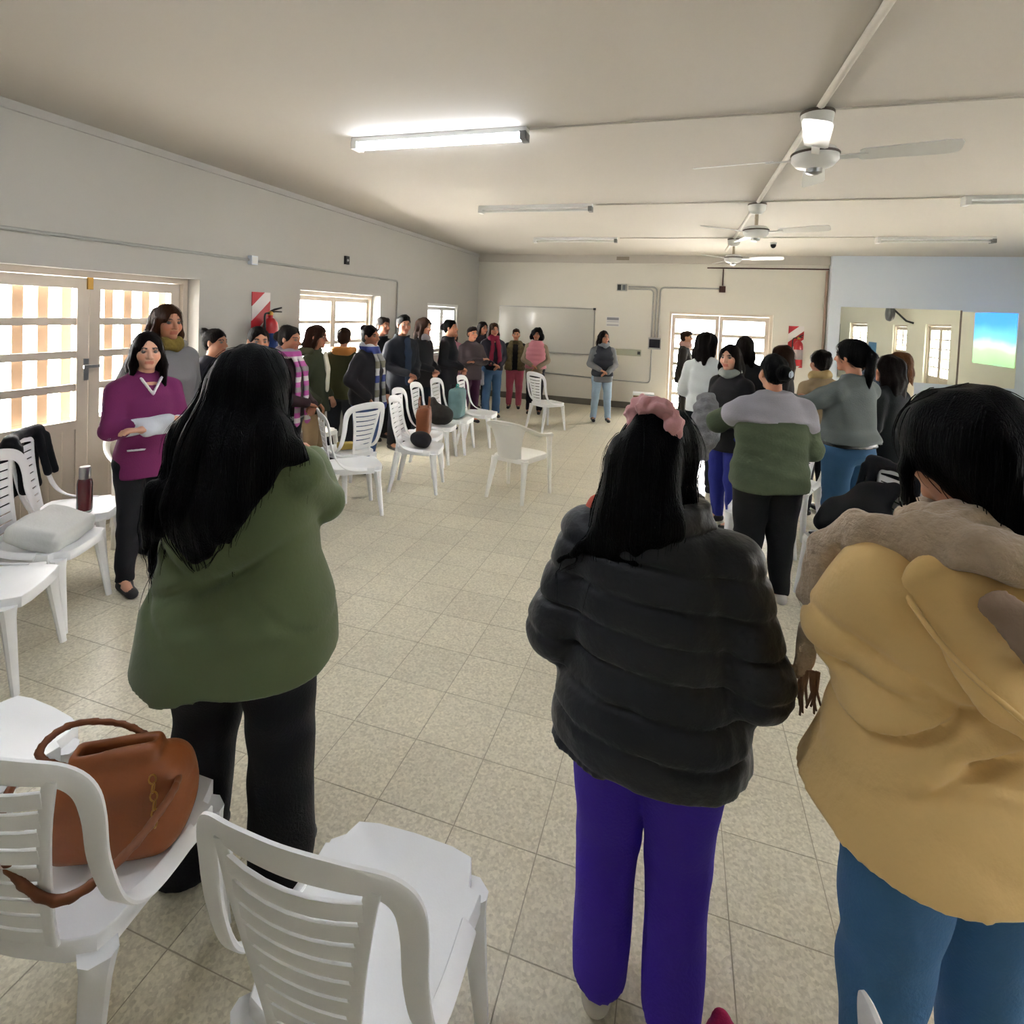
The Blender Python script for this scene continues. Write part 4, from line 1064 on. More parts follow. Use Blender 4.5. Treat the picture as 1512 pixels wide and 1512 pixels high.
c1 = person('woman seen from behind in olive green jacket with very long loose black hair', (-1.275, 1.375), 10, 1.70, bw=1.3, hair=('long', BLACK_H, .34), head=(6, -4, 0),
    top=dict(col='#4a5636', hem=.43, flare=1.24, mat=mat('olive_jacket', '#5e6a48', .9, bump=.15, bscale=80, var=.08, vscale=5, sheen=.15, spec=.25), fn=green_fn, disp=green_disp), pants=dict(col='#121015', flare=1.6, w=1.08, hem=.012), arms=((.098, .07, .69), (.02, .165, .73), (-.7, .5, .4)), arms2=((.14, .02, .635), (-.01, .13, .66), (-1, .1, .1)), fg=True, res=.0095, hairfn=p1_hair, stance=.045)
strands(c1, 460, .2, .0013, 1, jit=.004)

def quilt(X, Y, Z):
    zz = Z+.035*X-.10*X*X*np.clip((1.15-Z)*1.5, -.3, 1)+.02*np.abs(X)
    ph = zz/.083
    q = np.abs(np.sin(np.pi*ph))
    return (-.016*(1-np.exp(-q/.22))+.012+folds(8, .0022, 45, 20)(X, Y, Z)).astype(np.float32)
def puffer_fn(B, H, V3, A):
    l = V3(0, 0, .84)
    B.prof([(.80*H, .085*H, .07*H, l[0], l[1]-.012*H), (.835*H, .077*H, .066*H, l[0], l[1]-.010*H), (.862*H, .073*H, .064*H, l[0], l[1]-.008*H)], .03)
    B.prof([(.84*H, .050*H, .045*H, l[0], l[1]), (.88*H, .058*H, .052*H, l[0], l[1])], .01, op='-')
def p2_hair(B, hc, M, s, V3):
    P = lambda x, y, z: hc+M @ (np.array([x, y, z])*s); D = lambda x, y, z: hc+np.array([x, y, z])
    B.ell(P(0, -.025, .025), (.09, .112, .1), .02, M=M)
    B.chain([P(0, -.08, .07), P(0, -.115, -.02), D(-.075, -.115, -.14), D(-.15, -.12, -.235)], [.05, .075, .066, .022], .03, flat=((0, 1, 0), .75))
    B.chain([P(.02, -.1, .0), D(.005, -.125, -.14), D(-.03, -.135, -.235)], [.06, .06, .03], .03, flat=((0, 1, 0), .7))
    B.chain([P(-.06, -.06, -.02), D(-.11, -.07, -.14), D(-.155, -.09, -.225)], [.04, .038, .012], .03)
    for k in range(6): B.chain([D(-.06-.012*k, -.13, -.16), D(-.09-.016*k, -.137, -.225), D(-.115-.022*k, -.13, -.262-.008*(k % 3))], [.02, .012, .003], .012)
def scrunchie(c):
    hc, M, s = c['hc'], c['M'], c['hs']; B = Blob(); n = 20; pts = []; rr = []
    for k in range(n+1):
        a = 2*math.pi*k/n; pts.append(hc+M @ (np.array([.005+.057*math.cos(a), -.085-.03*math.sin(a)*.6, .088+.048*math.sin(a)])*s)); rr.append(.019+.005*math.sin(k*2.2))
    B.chain(pts, rr, .008); B.disp = folds(33, .006, 120, 120, 8)
    B.mesh('scrunchie', .005, mat('scrunchie_pink', '#d9a0a2', .8, bump=.3, bscale=90, sheen=.3), c['t'])
def red_collar(c):
    V3, H = c['V3'], c['H']; B = Blob(); l = V3(0, 0, .85)
    B.prof([(.835*H, .052*H, .046*H, l[0], l[1]), (.872*H, .05*H, .044*H, l[0], l[1]+.004*H)], .01); B.mesh('red_collar', .008, cloth('#a31f2c'), c['t'])
def coral_hood(c):
    V3, H = c['V3'], c['H']; B = Blob(); B.chain([V3(-.07, .01, .835), V3(-.098, .0, .825), V3(-.115, .0, .805)], [.026, .03, .024], .02); B.disp = folds(3, .003, 40, 40); B.mesh('coral_hood', .008, cloth('#c05a4c'), c['t'])
c2 = person('woman seen from behind in black quilted puffer jacket and purple trousers with pink scrunchie', (-.03, 1.44), -6, 1.60, skin='b', bw=1.2, hair=('halfup', BLACK_H, .06), head=(-22, -6, 4),
    top=dict(col='#101116', hem=.462, flare=1.06, puff=.018, mat=mat('puffer_black', '#1d1e24', .5, bump=.35, bscale=45, var=.15, sheen=.1, spec=.35), disp=quilt, fn=puffer_fn), pants=dict(col='#2b1179', flare=1.3, w=1.05, hem=.042, mat=mat('purple_twill', '#3f1fae', .8, bump=.2, bscale=120, var=.12)), shoes='#c9c2b4',
    arms=((.138, -.03, .62), (.105, .075, .50), (-.35, .5, -.8)), fg=True, res=.0085, hairfn=p2_hair, extras=[scrunchie, red_collar, coral_hood], stance=-.008)
strands(c2, 320, .16, .0011, 2, jit=.004)

def yellow_disp(X, Y, Z):
    b = folds(12, .007, 9, 7)(X, Y, Z)
    for (x0, z0, sl, wd, am) in ((-.15, 1.09, .8, .014, .024), (-.10, 1.03, .55, .014, .020), (-.19, 1.18, -.5, .013, .018), (-.21, 1.13, .1, .012, .016), (.05, 1.0, -.3, .016, .014), (.1, .93, .5, .02, .014), (-.05, .88, -.4, .025, .010), (.0, 1.06, .15, .012, .014)):
        u = (Z-z0)-sl*(X-x0); b = b+am*np.exp(-(u/wd)**2)*np.exp(-((X-x0)/.12)**2)
    return b.astype(np.float32)
def hood(c):
    V3, H = c['V3'], c['H']
    B = Blob()      # flat hood hanging as a deep V over the back
    for sx in (-1, 1):
        B.chain([V3(sx*.09, -.048, .79), V3(.02+sx*.05, -.098, .70), V3(.03, -.112, .625)], [.058, .062, .01], .02, flat=((0, 1, .1), .34))
    B.chain([V3(-.085, -.045, .80), V3(0, -.082, .795), V3(.085, -.045, .80)], [.034, .04, .034], .03)
    B.disp = folds(44, .005, 24, 20); B.mesh('hood', .0085, MATS['coat_mustard'], c['t'])
    for sx in (-1, 1):
        pts = catmull([V3(sx*.122, -.03, .80), V3(sx*.105+.01, -.088, .735), V3(.03+sx*.045, -.122, .665), V3(.03, -.126, .622)], 5)
        build('hood_seam', tube(NB(), pts, .0055, 6), MATS['coat_mustard'], c['t'], True)
    B = Blob(); B.chain([V3(-.06, -.098, .795), V3(-.02, -.118, .755), V3(.03, -.126, .715)], [.036, .04, .012], .02, flat=((0, 1, .25), .3)); B.disp = folds(45, .004, 30, 30); B.mesh('hood_lining', .008, cloth('#96806f'), c['t'])
def long_scarf(c):
    V3, H = c['V3'], c['H']; B = Blob(); n = 20; pts = []; r = []
    for k in range(n+1):
        a = 2*math.pi*k/n; pts.append(V3(0, -.006, .838)+np.array([math.sin(a)*.098, math.cos(a)*.090, .010*math.sin(2*a)-.018*math.cos(a)])); r.append(.030)
    B.chain(pts, r, .01, flat=((0, 0, 1), 1.45))
    for dx, dz in ((0, 0), (.012, -.026)):
        B.chain([V3(.06+dx, -.088, .838+dz/H), V3(.0, -.102, .84+dz/H), V3(-.05, -.078, .846+dz/H), V3(-.088, -.028, .842+dz/H), V3(-.115, .02, .825+dz/H), V3(-.132, .06, .785), V3(-.132, .085, .71)], [.03, .032, .034, .034, .034, .032, .03], .01)
    B.chain([V3(-.125, .045, .735), V3(-.132, .085, .665), V3(-.135, .09, .60)], [.03, .027, .026], .012, flat=((.4, 1, 0), .5))
    B.disp = folds(61, .0045, 60, 60)
    B.mesh('scarf', .0075, mat('scarf_beige', '#c0ab92', .95, bump=.8, bscale=70, var=.25, vscale=30, sheen=.3), c['t'])
    bm = NB(); rs = random.Random(5)
    for k in range(16):
        x = -.15+.0021*k; y = .096-.0012*k
        a = V3(x, y, .605); L_ = rs.uniform(.07, .11)
        tube(bm, [a, a+np.array([rs.uniform(-.006, .006), rs.uniform(-.006, .006), -L_*.5]), a+np.array([rs.uniform(-.014, .014), rs.uniform(-.01, .01), -L_])], [.0045, .004, .0025], 5)
    o = build('scarf_fringe', bm, mat('fringe_brown', '#97745c', .9, var=.5, vscale=60), c['t']); o.data.shade_smooth()
def p3_hair(B, hc, M, s, V3):
    P = lambda x, y, z: hc+M @ (np.array([x, y, z])*s); D = lambda x, y, z: hc+np.array([x, y, z])
    B.ell(P(0, -.022, .03), (.116, .122, .108), .02, M=M)
    B.ell(P(.0, -.05, -.035), (.085, .085, .075), .03, M=M)
    B.chain([P(.02, -.1, -.03), D(.06, -.15, -.16), D(.10, -.185, -.3), D(.125, -.19, -.42), D(.15, -.18, -.54)], [.075, .085, .075, .055, .015], .04, flat=((0, 1, 0), .65))
    B.chain([D(.08, -.12, -.15), D(.15, -.14, -.3), D(.17, -.15, -.5)], [.06, .06, .012], .03)
    B.chain([P(-.08, .03, .03), P(-.098, .035, -.04), P(-.088, .04, -.1), P(-.07, .03, -.118)], [.012, .010, .008, .004], .012)
    for k in range(6): B.chain([D(.06+.02*k, -.185, -.38), D(.075+.02*k, -.19, -.47), D(.085+.024*k, -.185, -.54-.02*(k % 3))], [.022, .014, .003], .012)
mat('coat_mustard', '#efca88', .88, bump=.18, bscale=70, var=.10, vscale=4, sheen=.2, spec=.25)
c3 = person('woman seen from behind in mustard yellow hooded coat with beige scarf and long black hair', (.58, 1.335), 22, 1.71, skin='b', bw=1.21, hair=('low_bun', BLACK_H, .1), head=(2, -8, 0),
    top=dict(col='#a8813f', hem=.495, flare=1.27, puff=.004, mat=MATS['coat_mustard'], disp=yellow_disp), pants=dict(flare=1.0, w=.98, mat=mat('denim_teal', '#3f6f9c', .85, bump=.3, bscale=150, var=.25, vscale=6)), arms=((.102, .045, .685), (.05, .135, .675), (-.9, .3, .0)), fg=True, res=.0095,
    hairfn=p3_hair, extras=[hood, long_scarf], stance=.015)
strands(c3, 240, .14, .0012, 3, jit=.003)

# ------------------------------------------------------------------ the people along the left wall
PINKSC = stripes('scarf_pink_white', ['#b0569a', '#c9c3c4', '#a8468f', '#8d8288'], 5.5)
BLUESC = stripes('scarf_blue_grey', ['#8b8a88', '#2f3c80', '#b9b9bb', '#6f6a5a'], 3.2)
def cup(c):
    p = (c['A'][0][3]+c['A'][1][3])/2+np.array([0, .05, .04]); bm = lathe(NB(), [(.026, -.03), (.034, -.015), (.036, .02), (.03, .04), (.025, .038)], 14, c=tuple(p)); o = build('mate_cup', bm, mat('cup_brown', '#3a261c', .4), c['t']); smooth_by_angle(o)
    build('straw', tube(NB(), [p+np.array([0, 0, .0]), p+np.array([.01, .005, .09])], .003, 6), STEEL, c['t'])
def scrub_trim(c):
    V3, H, bw = c['V3'], c['H'], c['bw']; B = Blob()
    B.chain([V3(-.035, .05, .825), V3(0, .078*bw, .765)], [.010, .009], .004); B.chain([V3(.035, .05, .825), V3(0, .078*bw, .765)], [.010, .009], .004)
    B.mesh('white_trim', .008, cloth('#c9c6c8'), c['t'])
    B = Blob(); B.chain([V3(.03, .091*bw, .56), V3(.08, .07*bw, .56)], [.008, .008], .004); B.mesh('pocket_trim', .008, cloth('#c9c6c8'), c['t'])
def white_sleeves(c):
    B = Blob()
    for sgn, sh, el, wr, dr in c['A']: B.chain([el+(sh-el)*.12, el, wr-(wr-el)*.05], [.040*c['H']*.9, .036*c['H']*.92, .029*c['H']*.9], .02)
    B.disp = folds(3, .004, 30, 30); B.mesh('white_sleeves', .012, cloth('#c4c8d0'), c['t'])
def headband(c):
    hc, M, s = c['hc'], c['M'], c['hs']; B = Blob(); pts = []
    for k in range(11):
        a = math.pi*k/10; pts.append(hc+M @ (np.array([math.cos(a)*.092, .0, .03+math.sin(a)*.094])*s))
    B.chain(pts, [.008]*11, .004); B.mesh('headband', .007, cloth('#bdb8b4'), c['t'])
def hood_up(colr, k=1.):
    def f(c):
        V3, H = c['V3'], c['H']; B = Blob(); B.chain([V3(-.075, .0, .835), V3(-.04, -.065, .83), V3(.04, -.065, .83), V3(.075, .0, .835)], [.032*k, .045*k, .045*k, .032*k], .02); B.disp = folds(14, .005, 30, 30); B.mesh('hood', .013, cloth(colr), c['t'])
    return f
def bag_straps(colr, L=.3):
    def f(c):
        V3, H = c['V3'], c['H']; B = Blob(); B.rbox(V3(.14, .03, .42), (.05, .11, .12), .03); B.chain([V3(.13, .0, .5), V3(.105, .0, .82)], [.01, .01], .004); B.disp = folds(21, .005, 25, 25); B.mesh('shoulder_bag', .013, cloth(colr), c['t'])
    return f
def clip_on(colr, pos, size, name='hair_clip'):
    def f(c):
        hc, M, s = c['hc'], c['M'], c['hs']; B = Blob(); B.ell(hc+M @ (np.array(pos)*s), np.array(size)*s, .01, M=M); B.mesh(name, .006, mat('clip_'+colr[1:], colr, .4), c['t'])
    return f
def stripe_yoke(c):
    """pale upper half of the two-colour fleece"""
    V3, H, bw = c['V3'], c['H'], c['bw']; B = Blob(); rows = []
    for z, a, b, cy in ((.735, .1075, .0775, .001), (.755, .110, .0725, -.002), (.79, .092, .062, -.008), (.82, .062, .049, -.012), (.85, .048, .045, -.012)):
        l = V3(0, 0, z); q = 1+(bw-1)*.7 if z > .74 else bw*.985; rows.append((z*H, a*H*q+.006, b*H*q+.006, l[0], cy*H+l[1]))
    B.prof(rows, .01, n=2.3)
    for sgn, sh, el, wr, dr in c['A']: B.cone(sh, sh+(el-sh)*.36, .0435*H*bw**.45+.007, .0425*H*bw**.6+.006, .02); B.cone(V3(sgn*.028, -.014, .825), sh+np.array([0, 0, .004*H]), .026*H+.006, .036*H+.006, .03)
    B.disp = folds(NP[0]*5+2, .0055*H/1.65, 17, 15); B.mesh('fleece_yoke', .0125, cloth('#8f8d94'), c['t'])
def half_vest(m, gap, hem=.48, puff=.016):
    def f(c):
        V3, H, bw = c['V3'], c['H'], c['bw']; B = Blob(); rows = []
        for z, a, b, cy in ((hem, .114, .09, -.004), (.6, .102, .08, 0), (.7, .105, .082, .004), (.765, .1, .072, -.002), (.805, .082, .06, -.008), (.85, .05, .05, -.006)):
            l = V3(0, 0, z); rows.append((z*H, a*H*bw+puff, b*H*bw+puff, l[0], cy*H+l[1]))
        B.prof(rows, .01)
        if gap: B.rbox(V3(0, .1, .65), (gap, .09, .35), .01, k=.01, op='-')
        B.disp = lambda X, Y, Z: (-.008*np.abs(np.sin(Z*38))).astype(np.float32); B.mesh('vest', .013, m, c['t'])
    return f
camo_vest = half_vest(mat('camo', '#5a4f33', .9, var=.75, vscale=22), .055)
pink_vest = half_vest(mat('vest_pink', '#c07884', .6, bump=.2), 0, .53)
def belt(c):
    V3, H, bw = c['V3'], c['H'], c['bw']; B = Blob(); B.prof([(.535*H, .112*H*bw, .086*H*bw, 0, -.006*H), (.565*H, .107*H*bw, .081*H*bw, 0, -.002*H)], .008); B.mesh('belt', .011, mat('studded_belt', '#1b191a', .4, var=.9, vscale=70), c['t'])
J = lambda col, **k: dict(col=col, **k)
def P(*a, **k):
    c = person(*a, **k); curly = k['hair'][0] == 'curly'
    strands(c, 130, .05 if k['hair'][0] in ('short', 'bun', 'low_bun', 'curly') else .16, .0014, NP[0], jit=.02 if curly else .005); return c
P('young woman in maroon scrub top with white sleeves smiling near the glazed door', (-3.2, 2.57), -108, 1.625, skin='e', bw=.86, hair=('long', DBROWN_H, .2), head=(-14, 0, 0), top=J('#6d2456', hem=.44, sleeve=.55, jacket=False), pants=J('#15141a'), arms='crossed', extras=[white_sleeves, scrub_trim], res=.013, hres=.006)
P('tall woman with grey hoodie and yellow green scarf standing against the glazed door', (-3.58, 3.02), -95, 1.80, skin='b', bw=1.1, hair=('bob', AUB_H, .06), head=(-8, 0, 0), top=J('#737274', collar=0), pants=J('#22222a'), arms='pocket', extras=[scarf(mat('scarf_olive_yellow', '#7c6a2a', .9, bump=.6, var=.5, vscale=25), False, .034), hood_up('#8d8a87', 1.2)], res=.015, hres=.0065)
P('woman with dark bun mostly hidden behind the olive jacket woman', (-3.86, 3.72), -80, 1.60, skin='b', hair=('bun', DBROWN_H, .2), top=J('#23232b'), pants=J('#1b1b22'))
P('woman in black jacket and tan neck scarf holding a mate cup', (-3.27, 3.58), -112, 1.645, skin='b', hair=('low_bun', DBROWN_H, .2), head=(-12, 0, 0), top=J('#16161b', hem=.49), pants=J('#171a2c'), arms='hold', extras=[scarf(cloth('#6b5038'), False, .03), cup, hem_band(cloth('#8d8a88'), .475, .5)])
P('woman in dark brown jacket with pink and white striped scarf', (-3.42, 4.12), -82, 1.645, skin='c', hair=('low_bun', GREY_H, .2), bw=1.12, head=(0, -8, 0), top=J('#2e1c20', hem=.5), pants=J('#15151a'), arms='clasp', extras=[scarf(PINKSC, True, .032, .36), hem_band(cloth('#b9b6b4'), .478, .51)])
P('woman in olive coat over white top with beige trousers in profile', (-3.6, 4.75), -72, 1.635, skin='c', hair=('bob', BROWN_H, .08), head=(0, -6, 0), top=J('#2f3321', hem=.45, flare=1.1), pants=J('#8d7758'), arms='pocket', extras=[front_panel(cloth('#c9c4b2'), z0=.6), hood_up('#3b3c28')])
P('person in orange hood and green jacket turned to the left window', (-3.83, 5.58), 25, 1.58, skin='c', hair=('short', BROWN_H, .1), vol=1.1, top=J('#3a3a20', collar=.01), pants=J('#22222a'), arms='clasp', extras=[hood_up('#b5793c', 1.15)])
P('woman in black jacket and blue jeans with long blue and grey scarf', (-3.3, 5.28), -88, 1.64, skin='c', bw=1.2, hair=('bun', DBROWN_H, .2), head=(-5, 0, 0), top=J('#211e22', hem=.46), pants=J('#38507c', w=1.05), arms='pocket', extras=[scarf(BLUESC, True, .034, .38), ])
P('young man with shaved dark hair in black jacket beside the window', (-3.96, 6.66), -105, 1.715, skin='d', hair=('short', DBROWN_H, .1), top=J('#15161a', collar=.01), pants=J('#17181d'), arms='clasp')
P('tall man with short black hair in navy jacket smiling', (-3.47, 6.36), -118, 1.76, skin='c', hair=('short', BLACK_H, .1), head=(-12, 0, 0), vol=1.05, top=J('#14161e', hem=.45, collar=.015), pants=J('#15171f'), arms='clasp', extras=[front_panel(cloth('#243248'), z0=.5, hw=.03)])
P('woman with long wavy brown hair and grey scarf in black coat', (-3.56, 7.12), -98, 1.715, skin='a', hair=('long', BROWN_H, .22), vol=1.12, top=J('#17161b', hem=.42), pants=J('#16202e'), arms='clasp', extras=[scarf(cloth('#7d7a80'), False, .03)])
P('woman with hair tied in a low bun in black coat, profile against shutter', (-3.36, 7.6), -82, 1.71, skin='b', bw=1.05, hair=('low_bun', BLACK_H, .2), top=J('#121218', hem=.42, collar=.012), pants=J('#121219'), arms='clasp')
P('woman with pale pink top half hidden in the left row', (-3.72, 8.55), -118, 1.575, skin='b', hair=('long', BROWN_H, .15), top=J('#b87f93', jacket=False), pants=J('#22222a'), arms='clasp')
P('woman in brown grey jacket and plum trousers with arms crossed', (-3.28, 8.35), -128, 1.595, skin='b', hair=('short', GREY_H, .1), bw=1.1, top=J('#3b3133', hem=.45), pants=J('#421d3a'), arms='crossed')
P('woman with dark fringe standing behind the red scarf woman', (-3.62, 9.75), -125, 1.66, skin='b', hair=('bob', DBROWN_H, .1), top=J('#2a2930'), pants=J('#22222a'), arms='clasp')
P('woman with long dark hair, crimson scarf and blue jeans', (-3.12, 8.97), -142, 1.66, skin='b', hair=('long', AUB_H, .25), top=J('#22202a', hem=.5), pants=J('#3c5878', flare=1.3), arms='clasp', extras=[scarf(cloth('#7a1c34'), True, .036, .25), bag_straps('#8d8c94')])
P('person in camouflage vest over black with pink trousers', (-3.02, 10.02), -165, 1.545, skin='b', hair=('short', BROWN_H, .1), top=J('#101014', hem=.48), pants=J('#a34a5c'), arms='back', bw=1.05, extras=[camo_vest])
P('woman with curly dark hair and pink puffer vest in front of whiteboard', (-2.52, 9.68), -170, 1.585, skin='c', hair=('curly', BLACK_H, .1), top=J('#7f7260', hem=.47), pants=J('#1a151d'), arms='clasp', extras=[pink_vest])

# ------------------------------------------------------------------ the lecturer and the right-hand group
P('lecturer in grey sweater, dark vest and pale jeans talking before the far wall', (-1.27, 9.55), -165, 1.60, skin='b', hair=('bob', DBROWN_H, .05), head=(28, 0, 0), top=J('#6b6c6e', hem=.44, jacket=False, collar=.02), pants=J('#8fa3b6'), arms='clasp', extras=[vest(cloth('#2f3138'), .5, 'vest', .012), scarf(cloth('#74777b'), False, .03)], stance=.03)
P('backlit person in dark jacket with pink collar at the far glazed door', (.10, 10.35), -95, 1.65, skin='a', hair=('short', BROWN_H, .1), top=J('#2c2722', hem=.42), pants=J('#2a2320'), arms='clasp', extras=[scarf(cloth('#b08a80'), False, .04)])
P('woman in white sweater with shoulder length hair and white clip', (.29, 6.2), -18, 1.715, skin='b', hair=('bob', DBROWN_H, .10), vol=1.1, head=(-35, 0, 0), top=J('#c3c8c8', hem=.5, jacket=False), pants=J('#1d2226'), arms='down', arms2='clasp', extras=[clip_on('#c9c9c2', (-.06, -.075, .065), (.045, .016, .012))], lean=(.0, -.02))
P('woman in black jacket with grey collar looking left in the right group', (.45, 5.2), 128, 1.64, skin='e', bw=1.08, hair=('long', DBROWN_H, .12), head=(24, 0, 0), top=J('#141216', hem=.42, collar=.012), pants=J('#22297a'), arms='clasp', extras=[scarf(cloth('#8f958f'), False, .026)], res=.013, hres=.0065)
P('dark haired person just behind the black jacket woman', (.70, 6.55), -10, 1.675, skin='b', hair=('bob', DBROWN_H, .1), vol=1.1, top=J('#1b1a1e'), pants=J('#1b1b22'))
P('woman seen from behind in green and grey fleece with white hair bow', (.60, 3.9), 14, 1.635, skin='b', bw=1.34, hair=('low_bun', BLACK_H, .1), head=(8, -4, 0), top=J('#47563c', hem=.465, mat=cloth('#4a5440', .95, .35, 60)), pants=J('#101014', w=1.04), arms='clasp', arms2='reach', shoes='#b9b6b0', res=.0125, extras=[stripe_yoke, clip_on('#aebccb', (.03, -.135, -.005), (.03, .022, .03), 'hair_bow')])
P('woman with straight brown hair in profile near the far extinguisher', (1.04, 6.25), 75, 1.62, skin='b', hair=('long', BROWN_H, .12), top=J('#2d2c30'), pants=J('#20222a'), arms='clasp')
P('woman with tied up dark hair behind the grey sweatshirt shoulder', (1.32, 5.9), 25, 1.595, skin='b', hair=('bun', DBROWN_H, .2), vol=1.1, top=J('#8f7d62'), pants=J('#26262c'), arms='clasp', extras=[scarf(cloth('#a08a5f'), False, .03)])
P('woman seen from behind in loose grey sweatshirt, blue jeans and black ponytail', (1.27, 4.72), 38, 1.74, skin='b', bw=1.1, hair=('pony', BLACK_H, .3), vol=1.08, head=(10, 0, 0), top=J('#7d8488', hem=.55, flare=1.2, mat=cloth('#5f6665', .9)), pants=J('#2f5375'), arms='reach', res=.0125, extras=[belt])
P('woman with face turned left behind the ponytail woman', (2.3, 7.85), 115, 1.545, skin='b', hair=('long', AUB_H, .1), top=J('#3a4658'), pants=J('#22242c'), arms='clasp')
P('woman seen from behind in black coat with long dark curls', (1.73, 5.38), 42, 1.60, skin='b', hair=('long', DBROWN_H, .3), vol=1.12, head=(12, 0, 0), top=J('#16191b', hem=.40, flare=1.05), pants=J('#14151c'), arms='clasp', res=.0125)
P('woman with light brown hair in cream coat at the far right of group', (2.22, 6.62), 60, 1.60, skin='a', hair=('long', '#5a3a22', .15), top=J('#a39a82', hem=.38), pants=J('#8d8674'), arms='clasp')

# ------------------------------------------------------------------ bags, jackets and small things
def thing_blob(name, label, cat, loc, rz, B, m, h=.008, part='body', relax=1, group=None):
    t = empty(name, loc, R(rz), label, cat, group)
    B.mesh(part, h, m, t, relax); return t
TAN = mat('tan_leather', '#8a4c22', .5, bump=.25, bscale=40, var=.25, vscale=12)
# tan handbag lying on the near chair, its straps looped over the chair back
B = Blob(); B.rbox((0, 0, .11), (.15, .075, .11), .05, k=.03); B.ell((.05, .02, .10), (.12, .085, .09), .05); B.rbox((-.01, 0, .235), (.10, .035, .03), .015, k=.02)
B.rbox((0, 0, .26), (.085, .014, .05), .005, k=.01, op='-'); B.disp = folds(91, .007, 18, 18)
hb = thing_blob('handbag', 'soft tan leather handbag slumped on the bottom left chair', 'handbag', (-1.31, 1.0, .432), 30, B, TAN, .007)
B = Blob(); B.chain(catmull([(-.14, 0, .2), (-.17, -.10, .28), (-.12, -.235, .24), (.0, -.275, .15), (.1, -.22, .17), (.15, -.10, .19), (.14, 0, .17)], 4), [.008]*25, .004, flat=((0, 0, 1), 1.5)); B.mesh('strap', .006, mat('strap_tan', '#7a4524', .5), hb)
B = Blob(); B.chain(catmull([(-.12, .02, .2), (-.18, .0, .26), (-.14, .05, .29), (-.02, .05, .28), (.09, .02, .23)], 4), [.010]*17, .004, flat=((0, 1, 0), .5)); B.mesh('strap', .006, MATS['strap_tan'], hb)
for k in range(6):
    M = Matrix.Translation((.10+.004*k, -.07-.006*k, .215-.017*k)) @ Matrix.Rotation(R(90*(k % 2)), 4, 'Z')
    bm = NB(); tube(bm, [M @ Vector((.008*math.cos(a), 0, .012*math.sin(a))) for a in [2*math.pi*i/10 for i in range(11)]], .002, 5); build('chain_link', bm, GOLD, hb)
# white bag on the left row
B = Blob(); Mx = np.array(Matrix.Rotation(R(-16), 3, 'X')); B.rbox((0, .0, .075), (.19, .145, .06), .045, M=Mx, k=.02); B.disp = folds(17, .006, 16, 16)
thing_blob('white_bag', 'plump white fabric bag lying on a white chair at left', 'bag', (-3.37, 2.15, .428), -64, B, mat('white_canvas', '#cfd0cd', .8, bump=.2, bscale=60, var=.05))
# thermos
t = empty('thermos', (-3.62, 2.5, .435), 0, 'dark red thermos flask with steel cap on a chair at left', 'thermos')
o = build('flask', lathe(NB(), [(.036, 0), (.04, .006), (.04, .018)], 20), STEEL, t); smooth_by_angle(o)
o = build('flask_body', lathe(NB(), [(.041, .018), (.043, .03), (.043, .19), (.038, .215), (.032, .222)], 20), mat('thermos_red', '#5a1018', .25, coat=.4), t); smooth_by_angle(o)
o = build('cap', lathe(NB(), [(.032, .222), (.032, .29), (.028, .3), (.01, .302)], 20), STEEL, t); smooth_by_angle(o)
# black jacket over a chair back
def jacket_on_chair(cx, cy, rz, label, m, L=.33):
    B = Blob(); r = .02
    pts = [back_pt(u, .455) for u in (-.2, -.1, 0, .1, .2)]
    B.chain([(p.x*1.03, p.y, p.z+.012) for p in pts], [.036]*5, .015)
    for sgn in (-1, 1):
        for u in (.10, .16, .215):
            B.chain([(sgn*u, back_pt(u, .45).y-.036, .88), (sgn*(u+.012), back_pt(u, .2).y-.06, .88-L)], [.03, .028], .02)
            B.chain([(sgn*u, back_pt(u, .45).y+.032, .88), (sgn*(u+.014), back_pt(u, .25).y+.045, .88-L*.75)], [.026, .024], .02) if u > .12 else None
    for u in (-.06, .0, .06): B.chain([(u, back_pt(u, .45).y-.036, .885), (u, back_pt(u, .2).y-.06, .88-L)], [.03, .03], .02)
    B.disp = folds(23, .006, 20, 14)
    return thing_blob('black_jacket', label, 'jacket', (cx, cy, 0), rz, B, m, .010)
BLKF = cloth('#131318')
jacket_on_chair(-3.76, 2.55, -50, 'black jacket draped over the back of a left chair beside thermos', BLKF)
# middle row bags
B = Blob(); B.ell((0, 0, .07), (.15, .11, .075), .02); B.ell((.07, .02, .06), (.10, .09, .055), .04); B.rbox((0, 0, -.1), (.4, .4, .1), .001, k=.004, op='-'); B.disp = folds(37, .006, 22, 22)
b_ = thing_blob('black_bag', 'black soft bag lying on a middle row chair', 'bag', (-2.5, 5.03, .43), -60, B, BLKF, .009)
B = Blob(); B.rbox((0, 0, .16), (.15, .075, .16), .035); B.disp = folds(38, .006, 20, 20)
b_ = thing_blob('brown_tote', 'upright brown leather tote on a middle row chair', 'bag', (-2.70, 5.50, .428), -70, B, mat('tote_brown', '#7c431f', .55, bump=.2, var=.25, vscale=10), .009)
for sy in (-1, 1):
    B = Blob(); B.chain(catmull([(-.07, sy*.05, .31), (-.06, sy*.055, .40), (0, sy*.05, .43), (.06, sy*.055, .40), (.07, sy*.05, .31)], 4), [.008]*17, .003); B.mesh('strap', .007, MATS['tote_brown'], b_)
B = Blob(); B.ell((0, 0, .12), (.13, .17, .12), .02); B.cone((0, -.06, .16), (0, -.1, .30), .09, .045, .06); B.rbox((0, 0, -.1), (.4, .4, .1), .001, k=.004, op='-'); B.disp = folds(39, .007, 22, 22)
thing_blob('patterned_bag', 'dark floral bag slumped on a middle row chair', 'bag', (-2.76, 6.06, .43), -80, B, mat('dark_floral', '#2e2b28', .8, var=.9, vscale=18), .01)
